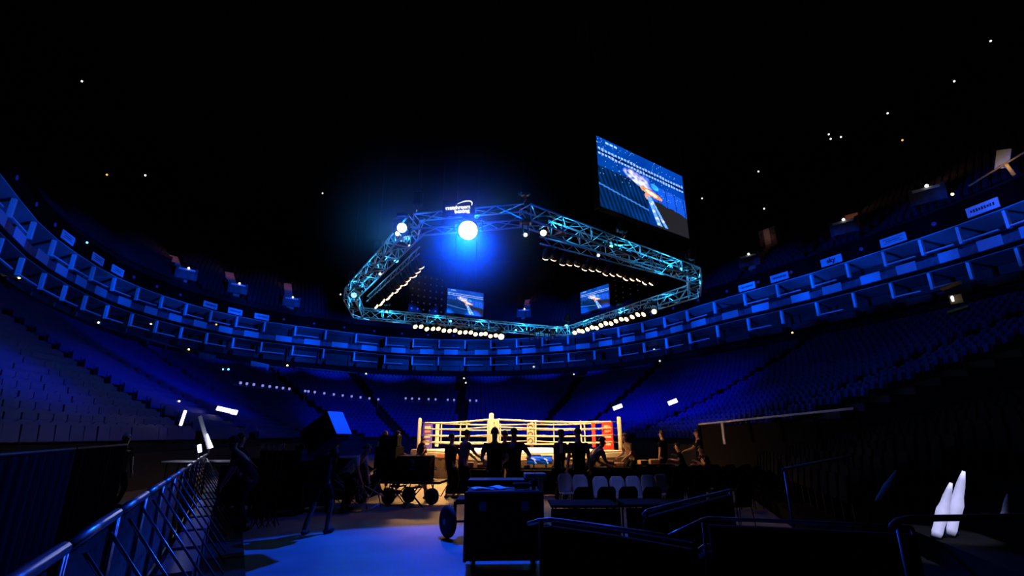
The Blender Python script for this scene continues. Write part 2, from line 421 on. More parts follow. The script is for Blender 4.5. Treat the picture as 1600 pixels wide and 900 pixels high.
# ------------------------------------------------------------------ stadium seats
AIS = [t_of(hit(x, y)) for x, y in ((120, 560), (250, 610), (360, 640), (455, 620), (560, 605), (720, 620), (890, 625), (1000, 610), (1170, 600), (1310, 620), (1450, 600)) if hit(x, y)]
def seat_spots(fn, rows, step, aisles, aw, f0=0.0, t0=0.0, t1=None):
    t1 = t1 or NB; out = []
    for k in range(rows):
        f = (k + 0.45) / rows; acc = 0; prev = fn(t0, f); t = t0
        zt = fn(0, k / rows).z
        while t < t1:
            t += 0.01; p = fn(t, f); acc += (p.xy - prev.xy).length; prev = p
            if acc >= step:
                acc -= step
                if any(abs(t - a) * (fn(t + .05, f).xy - fn(t, f).xy).length / .05 < aw for a in aisles): continue
                d = (CEN - p.xy); a = fn(t, 0.0).xy - fn(t, 1.0).xy
                out.append((p.x, p.y, zt, math.atan2(a.y, a.x) - PI / 2, k))
    return out
def fold_seat_mesh(mbk, mbs, px=0, py=0, pz=0, a=0):
    R = Rz(a); o = Vector((px, py, pz))      # faces +y: backrest behind, tip-up pan folded up
    def W(vs): return [R @ Vector(v) + o for v in vs]
    bk = [(-.21, -.10, .38), (.21, -.10, .38), (.23, -.20, .86), (.12, -.22, .92), (-.12, -.22, .92), (-.23, -.20, .86),
          (-.21, -.13, .38), (.21, -.13, .38), (.23, -.23, .86), (.12, -.25, .92), (-.12, -.25, .92), (-.23, -.23, .86)]
    mbk.add(W(bk), [(0, 1, 2, 3, 4, 5), (11, 10, 9, 8, 7, 6), (5, 4, 10, 11), (4, 3, 9, 10), (3, 2, 8, 9), (2, 1, 7, 8), (0, 5, 11, 6), (1, 0, 6, 7)])
    sp = [(-.20, -.02, .40), (.20, -.02, .40), (.20, -.06, .80), (-.20, -.06, .80), (-.20, .04, .40), (.20, .04, .40), (.19, -.01, .80), (-.19, -.01, .80)]
    mbs.add(W(sp), [(0, 3, 2, 1), (4, 5, 6, 7), (0, 1, 5, 4), (2, 3, 7, 6), (1, 2, 6, 5), (3, 0, 4, 7)])
spots = seat_spots(tierpt, ROWS, 0.52, AIS, 0.7)
def vis(p):
    d = p[1] * cs + (p[2] + .5 - EYE) * sn
    if d < 3: return None
    x = 800 + F * p[0] / d
    y = 450 - F * ((p[2] + .6 - EYE) * cs - p[1] * sn) / d
    return (x, y, d)
vs_ = []
rest = []
for s in spots:
    v = vis(s)
    if v and 25 < v[0] < 1590 and v[1] < 675: vs_.append((v[2], s))
    else: rest.append(s)
vs_.sort(key=lambda q: q[0])
left_near = [q for q in vs_ if q[1][0] < 0][:150]; right_near = [q for q in vs_ if q[1][0] >= 0][:150]
near = left_near + right_near; keep = set(id(q[1]) for q in near)
rest += [q[1] for q in vs_ if id(q[1]) not in keep]
kb = MB(); ks = MB(); fold_seat_mesh(kb, ks)
st = MB(); st.box((0, -.12, .19), (.06, .10, .38)); st.box((0, -.13, .38), (.36, .06, .05))
proto = thing('stadium_seat', '', 'seat', (0, 0, 0)); pb = kb.obj('backrest', 'seat', proto); ps = ks.obj('seat_pan', 'seat', proto); st.obj('pedestal', 'blackmetal', proto)
for n, (d, s) in enumerate(near):
    o = proto if n == 0 else copy_tree(proto)
    o.location = s[:3]; o.rotation_euler = (0, 0, s[3])
    if s[0] < 0: tag(o, 'blue tip-up stadium seat in the nearest rows of the left stand', 'seat', 'nearest seats of the left stand')
    else: tag(o, 'blue tip-up stadium seat in the nearest rows of the right stand', 'seat', 'nearest seats of the right stand')
m = MB()
for s in rest: fold_seat_mesh(m, m, *s[:4])
tag(m.obj('stadium_seats', 'seat'), 'rows of blue tip-up seats filling the rest of the lower tier', 'seating', kind='stuff')
UA = [t_of(hit(x, y, BVU)) for x, y in ((275, 410), (360, 435), (450, 455), (820, 480), (1195, 400), (1330, 350), (1445, 300)) if hit(x, y, BVU)]
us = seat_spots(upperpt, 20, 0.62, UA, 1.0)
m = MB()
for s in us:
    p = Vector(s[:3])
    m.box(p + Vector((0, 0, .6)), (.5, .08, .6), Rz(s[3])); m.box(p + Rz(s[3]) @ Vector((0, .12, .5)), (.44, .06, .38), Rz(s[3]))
tag(m.obj('upper_tier_seats', 'seat_dim'), 'rows of blue seats, coloured dim, filling the upper tier above the suites', 'seating', kind='stuff')

# ------------------------------------------------------------------ upper tier stairways, concourse balustrades, small lamps
def stairway(x1, y1, x2, y2, lab, lit='em_dim', w=1.15, gl=34):
    a = hit(x2, y2, BVU); b = hit(x1, y1, BVU)
    if not a or not b: return
    d = (b - a); L = d.xy.length; ang = math.atan2(d.y, d.x) - PI / 2
    t = thing('stairway', lab, 'stairway', a, ang)
    s = MB(); n = max(4, int(L / .55)); sl = d.z / L
    for k in range(n):
        yy = L * (k + .5) / n; s.box((0, yy, sl * yy + .12), (w, L / n, .35))
    s.obj('steps', 'stair_brown', t)
    h = MB(); 
    for sx in (-w * .9, w * .9): h.box((sx, -.6, .9), (.25, 1.6, 1.5), bev=.03)
    h.box((0, -1.3, .75), (w * 1.8, .15, 1.1), bev=.03); h.obj('portal_wall', 'fascia', t)
    r = MB(); r.box((0, -1.42, 1.35), (w * 1.5, .08, .25), bev=.02); r.obj('front_rail', 'ledge', t)
    l = MB(); l.ball((.1, -1.5, 1.55), .13, 8, 6); l.obj('aisle_lamp', lit, t)
    lamp('added_stair_glow', 'POINT', (0, L * .6, sl * L * .6 + 2.6), gl, (1.0, .42, .26), None, .1, parent=t)  # added warm lamp, unseen, put in to brighten the stairs
stairway(268, 402, 283, 442, 'upper-tier stairway nearest the left edge, tiny lamp at its foot')
stairway(357, 428, 366, 464, 'upper-tier stairway, middle of the three at left')
stairway(449, 445, 452, 484, 'upper-tier stairway closest to the left corner of the rig')
stairway(1205, 378, 1178, 422, 'upper-tier stairway right of the rig beneath the pale booth', gl=6)
stairway(1332, 338, 1326, 374, 'upper-tier stairway above the sky sign')
stairway(1444, 300, 1455, 328, 'upper-tier stairway under the yellow lit gantry')
stairway(826, 470, 820, 500, 'upper-tier stairway seen through the rig between the two small screens', w=1.2)
# booth on the right upper tier
p = hit(1205, 385, BVU)
if p:
    t = thing('control_booth', 'tall pale blue booth on the right upper tier', 'booth', p, math.atan2(p.y - CEN.y, p.x - CEN.x) - PI / 2)
    m = MB(); m.box((0, 0, .8), (2.2, 1.2, 3.2), bev=.05); m.obj('body', 'fascia', t)
    m = MB(); m.box((0, -.64, 1.2), (.8, .06, 2.2), bev=.02); m.obj('door_panel', 'sign_white', t)

def on_curve(x, y, off=-3.2):
    r = ray(x, y); best = None
    for i in range(0, NB * 10):
        q = curve(i / 10); q = CEN + (q - CEN) * (1 + off / 40)
        d = abs(math.atan2(q.x, q.y) - math.atan2(r.x, r.y))
        if best is None or d < best[0]: best = (d, q)
    q = best[1]; t = q.length / math.hypot(r.x, r.y)
    return Vector((q.x, q.y, EYE + r.z * t))
def balustrade(x1, y1, x2, y2, h, lab, kind, posts=True, m='fascia'):
    a = on_curve(x1, y1); b = on_curve(x2, y2); d = b - a; L = d.xy.length
    t = thing('balustrade', lab, 'balustrade', a, math.atan2(d.y, d.x)); sl = d.z / L
    R = Ry(-math.atan2(d.z, L))
    q = MB(); q.box((L / 2, .1, sl * L / 2 - h - .7), (L, .3, 1.4), R); q.obj('kerb', 'tier_wall', t)
    if kind == 'frame':
        q = MB(); q.box((L / 2, 0, sl * L / 2), (L, .12, .16), R); q.obj('top_rail', m, t)
        q = MB(); q.box((L / 2, 0, sl * L / 2 - h), (L, .12, .2), R); q.obj('bottom_rail', m, t)
        n = max(2, int(L / 2.6))
        for k in range(n + 1): q = MB(); q.box((L * k / n, 0, sl * L * k / n - h / 2), (.14, .12, h)); q.obj('post', m, t)
    else:
        q = MB(); q.box((L / 2, 0, sl * L / 2 - h / 2), (L, .14, h), R, bev=.02); q.obj('panel', m, t)
        q = MB(); q.box((L / 2, 0, sl * L / 2 + .06), (L, .24, .10), R, bev=.02); q.obj('handrail', 'ledge' if m == 'sign_white' else m, t)
balustrade(166, 512, 284, 545, .9, 'long dim balustrade below the suites at far left', 'frame')
balustrade(309, 551, 338, 557, 1.4, 'short solid balustrade panel left of the pale one', 'panel')
balustrade(390, 565, 418, 571, 1.1, 'pale solid balustrade panel on the left concourse', 'panel', m='sign_white')
balustrade(419, 572, 446, 577, 1.5, 'posted balustrade right of the pale panel', 'frame')
balustrade(461, 574, 560, 583, .95, 'balustrade with open slots left of the ring', 'frame')
balustrade(586, 587, 629, 590, .95, 'balustrade section above the carried box', 'frame')
balustrade(682, 591, 712, 592, .95, 'short balustrade section above the ring left post', 'panel')
balustrade(738, 592, 862, 590, .95, 'long balustrade above the centre of the ring', 'frame')
balustrade(900, 590, 1010, 571, .6, 'dim balustrade above the right end of the ring', 'frame')

def tiny(x, y, d, m, lab, r=.09, cat='lamp', name='house_lamp', group=None):
    p = atd(x, y, d); cab = True
    if p.z < 20:
        dr = ray(x, y).normalized(); hh_ = S.ray_cast(bpy.context.evaluated_depsgraph_get(), Vector((0, 0, EYE)), dr)
        if hh_[0]: q_ = hh_[1]; cab = False; r *= q_.xy.length / d; d = q_.xy.length; p = q_ - dr * (r * 1.2)
    o = thing(name, lab, cat, p, 0, group)
    if cab: c_ = MB(); c_.tube([(0, 0, r), (0, 0, 38.2 - p.z)], .006, 5); c_.obj('cable', 'blackmetal', o)
    b = MB(); b.ball((0, 0, 0), r, 10, 6); b.obj('bulb', m, o)
    h = MB(); h.lathe2([(0, r * .4), (r * 2, r * 1.1), (r * 2.3, r * .3)], (0, 0, r * .5), (0, 0, 1), 10); h.obj('housing', 'blackmetal', o)
    return o
for k, (x, y, d, m, lab) in enumerate([
    (1548, 64, 34, 'em_dim', 'tiny white ceiling lamp highest at the top right'),
    (1491, 127, 38, 'em_dim', 'tiny white ceiling lamp below the highest one at right'),
    (1387, 177, 42, 'em_dim', 'tiny pinkish ceiling lamp left of the second highest'),
    (1295, 210, 45, 'em_dim', 'upper left lamp of the white trio on the right ceiling'),
    (1298, 217, 45, 'em_dim', 'lower left lamp of the white trio on the right ceiling'),
    (1314, 214, 45, 'em_dim', 'right lamp of the white trio on the right ceiling'),
    (1410, 219, 42, 'em_amber', 'tiny amber ceiling lamp right of the white trio'),
    (1185, 268, 50, 'em_dim', 'single tiny white lamp above the right stairways'),
    (1097, 310, 50, 'em_dim', 'tiny white lamp right beside the big screen'),
    (1194, 326, 52, 'em_dim', 'faint lamp above the pale booth'),
    (167, 273, 48, 'em_amber', 'amber lamp high on the left ceiling'),
    (227, 274, 50, 'em_dim', 'white lamp right of the amber one on the left ceiling'),
    (128, 127, 40, 'em_dim', 'faint lamp at the upper left of the ceiling'),
    (504, 302, 50, 'em_dim', 'faint lamp on the ceiling left of the rig'),
    (586, 384, 40, 'em_dim', 'faint dot of a lamp left of the left truss'),
    (136, 379, 56, 'em_cyan', 'small bluish lamp above the third left fascia sign'),
    (30, 434, 30, 'em_yellow', 'yellow lamp under the suites at the left edge'),
    (154, 504, 38, 'em_dim', 'white concourse lamp left of the long dim balustrade'),
    (236, 506, 48, 'em_dim', 'white concourse lamp above the long dim balustrade'),
    (295, 546, 52, 'em_yellow', 'yellowish concourse lamp right of the long balustrade'),
    (449, 571, 60, 'em_yellow', 'yellowish lamp right of the posted balustrade'),
    (338, 507, 55, 'em_amber', 'amber lamp inside the left suites'),
    (572, 584, 66, 'em_dim', 'white lamp between two balustrades above the carried box'),
    (725, 591, 72, 'em_dim', 'white lamp above the ring near corner'),
    (728, 598, 70, 'em_dim', 'white lamp just under another above the ring'),
    (897, 585, 66, 'em_yellow', 'pale lamp above the ring right half'),
    (1022, 546, 56, 'em_dim', 'pale lamp under the lower suites right of the ring'),
    (1031, 564, 52, 'em_dim', 'lamp under the suites just above the two floodlit openings'),
    (1238, 520, 38, 'em_yellow', 'yellow lamp under the right suites'),
    (834, 573, 70, 'em_dim', 'faint lamp under the lower suites above the ring centre'),
    (348, 577, 55, 'em_cyan', 'left one of two tiny cyan lamps in the left stand'),
    (357, 577, 55, 'em_cyan', 'right one of two tiny cyan lamps in the left stand'),
    (280, 627, 24, 'em_yellow', 'greenish lamp at the foot of the left stand'),
    (532, 460, 24, 'em_white', 'small white lamp just outside the left rig corner')]):
    sz = .0016 * d if m != 'em_white' else .03
    tiny(x, y, d, m, lab, sz)
# row of small lilac lights on the mid-tier rail
xs = [475, 480, 490, 505, 520, 534, 548, 562, 576, 590, 633, 643, 654, 669, 680, 699, 709, 734, 744, 373, 383, 394, 408, 419, 430, 440, 450]
for x in xs:
    y = 626 + (x - 475) * .105 if x <= 600 else 636 + (x - 633) * .03
    if x < 460: y = 615 + (x - 373) * .10
    p = hit(x, y)
    if not p: continue
    t = thing('rail_light', 'tiny lilac light on the rail across the far lower stand', 'light', p, math.atan2(p.y - CEN.y, p.x - CEN.x) - PI / 2, 'lilac lights across the far lower stand')
    m_ = MB(); m_.box((0, 0, .5), (.05, .05, 1.0)); m_.obj('post', 'ledge', t)
    m_ = MB(); m_.box((0, -.02, 1.05), (.22, .14, .24), bev=.03); m_.obj('lens', 'em_lilac', t)
# vomitory openings with a lit strip
def flood(x, y, d, lab, w=.9, h=.32, roll=-.35, m='em_tube'):
    p = atd(x, y, d); t = thing('strip_light', lab, 'light', p, math.atan2(-p.x, p.y))
    R = Ry(roll)
    q = MB(); q.box((0, 0, 0), (w, .06, h), R, bev=.02); q.obj('lens', m, t)
    q = MB(); q.box((0, .08, 0), (w * 1.08, .12, h * 1.15), R, bev=.02); q.obj('housing', 'blackmetal', t)
flood(965, 636, 40, 'white strip lamp just above the red ring corner', .75, .30)
flood(1051, 628, 36, 'white strip lamp on the right stand, right of the ring', .65, .28)
flood(354, 641, 30, 'long lilac-white strip lamp in the left stand', .95, .22, .22)
flood(366, 644, 29.5, 'short lilac-white strip lamp touching the long one in the left stand', .3, .24, .2)
flood(286, 653, 22, 'small upright violet tube lamp beside the barrier end', .10, .55, .12)
# yellow lit gantry top right
p = atd(1565, 248, 44); t = thing('service_gantry', 'yellow lit service gantry high at the right edge', 'gantry', p, -.95)
q = MB(); q.box((0, .6, .2), (.75, .1, 1.35), Ry(.3), bev=.03); q.obj('lit_panel', 'print_pale', t)
q = MB(); q.tube([(-2.0, .3, -1.1), (-1, .3, -.7), (1.2, .3, .1)], .07, 8); q.obj('walkway_rail', 'wood', t)
q = MB(); q.box((.2, .25, -.9), (.22, .3, 1.0), Ry(-.2), bev=.03); q.obj('bracket', 'wood', t)
q = MB(); q.tube([(1.2, .5, .6), (2.4, .5, 1.0), (2.7, .5, 1.9)], .09, 8); q.obj('pipe', 'wood', t)
q = MB(); q.ball((-2.9, .1, -1.4), .10, 8, 6); q.obj('bulb', 'em_yellow', t)
lamp('gantry_light', 'POINT', (.1, -.4, -.6), 14, (1.0, .72, .22), None, .1, parent=t)
# lit recess with small figure-like fittings on the right concourse
p = atd(1492, 466, 34); t = thing('lit_recess', 'dim yellow lit doorway recess on the right concourse', 'doorway', p, -.9)
q = MB(); q.box((0, .3, 0), (.55, .1, .5), bev=.02); q.obj('back_panel', 'cloth_khaki', t)
q = MB(); q.box((-.05, .2, .75), (.9, .5, .10), Ry(-.25)); q.obj('canopy', 'wood', t)
q = MB(); q.box((0, .1, -.62), (.9, .5, .12), Ry(-.2)); q.obj('step', 'wood', t)
q = MB(); q.lathe2([(0, .05), (.22, .07), (.3, .03)], (-.1, 0, -.15), (0, 0, 1), 8); q.obj('bulb', 'em_dim', t)
lamp('recess_light', 'POINT', (0, -.25, .2), .35, (1.0, .8, .35), None, .05, parent=t)

# ------------------------------------------------------------------ lighting rig
def lacing(mb, a, b, w, n, r):
    a = Vector(a); b = Vector(b); d = (b - a).normalized(); s = Vector((-d.y, d.x, 0)) * (w / 2); u = Vector((0, 0, w / 2))
    L = (b - a).length
    cor = [s + u, s - u, -s - u, -s + u]
    for k in range(n):
        p = a + d * L * k / n; q = a + d * L * (k + 1) / n
        for j in range(4):
            c1, c2 = cor[j], cor[(j + 1) % 4]
            if k % 2: c1, c2 = c2, c1
            mb.tube([p + c1, q + c2], r, 5, False)
            if k % 2 == 0: mb.tube([p + cor[j], p + cor[(j + 1) % 4]], r, 5, False)
RZ = 8.0
RV = dict(A=(-3.0, 13.8), B=(.4, 13.1), C=(7.5, 18.7), D=(8.3, 21.0), E=(3.6, 30.0), F=(2.2, 29.8), G=(-8.3, 25.2), H=(-7.6, 21.6))
order = 'ABCDEFGH'
labs = {'AB': 'short near corner truss beneath the white lettering', 'BC': 'long near right side truss of the overhead rig',
        'CD': 'short right corner truss of the overhead rig', 'DE': 'long far right side truss above the row of glowing lamps',
        'EF': 'short far corner truss of the overhead rig', 'FG': 'long far left side truss above the row of glowing lamps',
        'GH': 'short left corner truss of the overhead rig', 'HA': 'long near left side truss rising to the big blue light'}
TW = .52
for i in range(8):
    a, b = order[i], order[(i + 1) % 8]
    A_ = Vector((*RV[a], 0)); B_ = Vector((*RV[b], 0)); d = B_ - A_; L = d.length; ang = math.atan2(d.y, d.x)
    t = thing('lighting_truss', labs[a + b], 'truss', (A_.x, A_.y, RZ), ang)
    for sy in (-1, 1):
        for sz in (-1, 1):
            q = MB(); q.tube([(0, sy * TW / 2, sz * TW / 2), (L, sy * TW / 2, sz * TW / 2)], .032, 8); q.obj('chord', 'alu', t, True)
    q = MB(); lacing(q, (0, 0, 0), (L, 0, 0), TW, max(4, int(L / .62) // 2 * 2), .018); q.obj('lacing', 'alu', t)
    n = max(1, round(L / 3.0))
    for k in range(n):
        x = L * (k + .5) / n
        q = MB(); q.box((x, 0, -.15), (.46, .40, .08), bev=.02); w_ = q.obj('added_truss_lamp', 'blackmetal', t)  # made-up lamp tray, widened to keep its glow off the floor
        q = MB(); q.box((x, 0, -.10), (.16, .10, .02)); q.obj('lens', 'em_cyan', w_)
        lamp('added_truss_glow', 'POINT', (x, 0.0, .02), 62, (0.02, 0.45, 1.0), None, .06, parent=t)  # point light added inside the truss to brighten it cyan
    # cable bundle lying on the top
    q = MB(); pts = [(L * k / 12, .1 * math.sin(k * 1.7), TW / 2 + .03 + .02 * math.sin(k * 2.3)) for k in range(13)]
    q.tube(pts, .035, 6); q.obj('cable_bundle', 'rubber', t, True)
# hoists and chains
for k, (x, y) in enumerate([RV['A'], RV['B'], RV['C'], RV['E'], RV['G'], RV['H'], (4, 15.9), (-5.3, 17.7)]):
    names = ['near left corner', 'near right corner', 'right corner', 'far corner', 'left corner back', 'left corner front', 'middle of the near right truss', 'middle of the near left truss']
    t = thing('chain_hoist', 'black motor and chain holding the rig at the ' + names[k], 'hoist', (x, y, RZ + .45))
    q = MB(); q.box((0, 0, .45), (.30, .24, .5), bev=.05); q.lathe2([(-.2, .12), (-.02, .14), (.1, .12)], (0, .2, .45), (1, 0, 0), 12); q.obj('motor', 'blackmetal', t)
    q = MB(); q.tube([(0, 0, .7), (0, 0, 30)], .008, 6); q.obj('chain', 'blackmetal', t)
    q = MB(); q.tube([(0, -.1, .2), (.02, -.12, .02), (-.05, .1, 0), (0, .1, .2)], .02, 6); q.obj('hook', 'steel', t)
# par can bars
def par_can(lens):
    t = thing('par_can', '', 'lamp', (0, 0, 0))      # beam along local -z
    q = MB(); q.lathe2([(.0, .115), (.02, .125), (.28, .115), (.38, .07), (.42, .06), (.425, .01)], (0, 0, -.18), (0, 0, 1), 14); q.obj('can', 'blackmetal', t, True)
    q = MB(); q.ball((0, 0, -.185), (.108, .108, .05), 12, 6); q.obj('lens', lens, t, True)
    q = MB(); q.tube([(-.14, 0, 0), (-.14, 0, .26), (.14, 0, .26), (.14, 0, 0)], .012, 6); q.obj('yoke', 'blackmetal', t)
    return t
barnames = ['far left', 'far right', 'near right', 'near left']
counts = [17, 15, 16, 17]
for bi_, (a, b) in enumerate(BARS):
    a = Vector((*a, 7.2)); b = Vector((*b, 7.2)); d = b - a; L = d.length; dn = d.normalized()
    ang = math.atan2(d.y, d.x)
    t = thing('lamp_bar', 'black two-pipe bar hung under the %s truss carrying a row of lamps' % barnames[bi_], 'bar', a, ang)
    for zz in (.28, .52):
        q = MB(); q.tube([(-.15, 0, zz), (L + .15, 0, zz)], .028, 8); q.obj('pipe', 'alu', t, True)
    for k in range(4):
        q = MB(); x = L * (k + .5) / 4; q.tube([(x, 0, .52), (x, .0, .95)], .012, 6); q.obj('hanger', 'blackmetal', t)
    q = MB(); n = 18
    for k in range(n): q.tube([(L * k / n, 0, .28 if k % 2 else .52), (L * (k + 1) / n, 0, .52 if k % 2 else .28)], .011, 5)
    q.obj('lacing', 'alu', t)
    lens = 'em_warm' if bi_ < 2 else 'em_warmlow'
    pc = par_can(lens)
    lab = ['glowing warm lamp in the row under the far left truss', 'glowing warm lamp in the row under the far right truss',
           'lamp can with lit lower rim in the row under the near right truss', 'lamp can with lit lower rim in the row under the near left truss'][bi_]
    for k in range(counts[bi_]):
        o = pc if k == 0 else copy_tree(pc)
        p = a + dn * L * (k + .5) / counts[bi_] + Vector((0, 0, -.02 + .05 * math.sin(k * 2.1)))
        aim = RC + Vector((random.uniform(-.5, .5), random.uniform(-.5, .5), 0)) - p
        if bi_ < 2: aim = aim.normalized() + (Vector((0, 0, EYE)) - p).normalized() * .25
        o.location = p + Vector((0, 0, .28)) + aim.normalized() * .26
        o.rotation_euler = aim.to_track_quat('-Z', 'Y').to_euler()
        if bi_ < 2: o.scale = (1.1, 1.1, 1.0)
        tag(o, lab, 'lamp', 'lamps of the %s bar' % barnames[bi_])
# moving heads and spotlights
def moving_head(pos, r, lens, lab, look=(0, 0, EYE), parts=True):
    pos = Vector(pos); t = thing('moving_head_light', lab, 'spotlight', pos + Vector((0, 0, .42)))
    dd = (Vector(look) - pos).normalized()
    c = Vector((0, 0, -.42))
    q = MB(); q.lathe2([(-.02, r), (-.06, r * 1.25), (-.25, r * 1.25), (-.42, r * .9), (-.5, r * .4)], c, dd, 16); q.obj('head', 'blackmetal', t, True)
    q = MB(); q.lathe2([(.03, r * .2), (.015, r * .75), (-.02, r), (-.03, r)], c, dd, 18); q.obj('lens', lens, t, True)
    q = MB(); q.tube([(-r * 1.5, 0, -.42), (-r * 1.5, 0, -.08), (r * 1.5, 0, -.08), (r * 1.5, 0, -.42)], .03, 8); q.obj('yoke', 'blackmetal', t)
    q = MB(); q.box((0, 0, 0), (.34, .26, .14), bev=.03); q.obj('base', 'blackmetal', t)
    return t
moving_head(KEY, .27, 'em_key', 'big blazing blue-white beam light at the near rig corner')
for x, y, d, r, l, lab in [
    (628, 356, 14.6, .15, 'em_key', 'bright round blue-white light left of the biggest one'),
    (621, 365, 14.8, .07, 'em_white', 'small slanted light touching the bright one on the left truss'),
    (640, 385, 15.5, .055, 'em_white', 'small white light below the bright pair on the left truss'),
    (619, 407, 17.0, .08, 'em_cyan', 'cyan light in the middle of the near left truss'),
    (594, 428, 18.5, .05, 'em_white', 'little white light low on the near left truss'),
    (553, 461, 22.0, .12, 'em_cyan', 'bright cyan light at the left rig corner'),
    (821, 367, 13.0, .055, 'em_white', 'small white light left of the warm orange one'),
    (849, 364, 13.8, .095, 'em_warm', 'round warm orange light on the near right truss'),
    (955, 385, 16.2, .06, 'em_cyan', 'pale blue light upper middle of the near right truss'),
    (935, 399, 16.0, .05, 'em_white', 'small white light above the near right lamp bar'),
    (1064, 421, 19.4, .06, 'em_cyan', 'pale blue light at the right end of the near right truss'),
    (704, 502, 28.0, .07, 'em_cyan', 'cyan light in the far left truss'),
    (806, 516, 30.5, .07, 'em_cyan', 'cyan light at the right end of the far left truss'),
    (885, 510, 30.5, .12, 'em_cyan', 'bright cyan light at the far corner of the rig'),
    (969, 487, 26.5, .11, 'em_cyan', 'bright cyan light in the middle of the far right truss'),
    (604, 487, 26.0, .06, 'em_cyan', 'cyan light at the left end of the far left truss'),
    (783, 526, 27.6, .17, 'em_warm', 'largest warm light at the right end of the far left lamp row'),
    (1022, 487, 22.6, .11, 'em_warm', 'large warm light at the right end of the far right lamp row')]:
    moving_head(atd(x, y, d), r, l, lab)
for k, x in enumerate((831, 840, 854, 864)):
    moving_head(atd(x, 530 - (k % 2) * 3, 28.5), .09, 'em_logo', 'unlit spotlight hanging below the far corner truss')  # lens material glows faint blue although these spots are unlit
for o in [o for o in C.objects if o.get('label') == 'unlit spotlight hanging below the far corner truss']: o['group'] = 'unlit spotlights below the far corner'
# company lettering on the near corner
p = atd(717, 326, 13.0)
t = thing('illuminated_sign', 'white glowing lettering matchroom boxing on the near rig corner', 'sign', p, math.atan2(-p.x, p.y))
txt('matchroom', .155, (-.02, 0, -.01), (PI / 2, -.14, 0), 'em_sign', t, .004, name='lettering')
txt('boxing', .165, (.10, 0, -.125), (PI / 2, -.14, 0), 'em_sign', t, .004, name='lettering')
q = MB(); n = 14
q.tube([(-.05 + .42 * k / n, 0, .15 + .12 * math.sin(PI * (k / n) * .62)) for k in range(n)] + [(.385, 0, .22), (.38, 0, .14)], [.006 + .010 * min(1, k / 8) for k in range(n + 2)], 6); q.obj('swoosh', 'em_sign', t)
q = MB(); q.box((.0, .06, .03), (.95, .04, .50), bev=.01); q.obj('backing', 'dark', t)

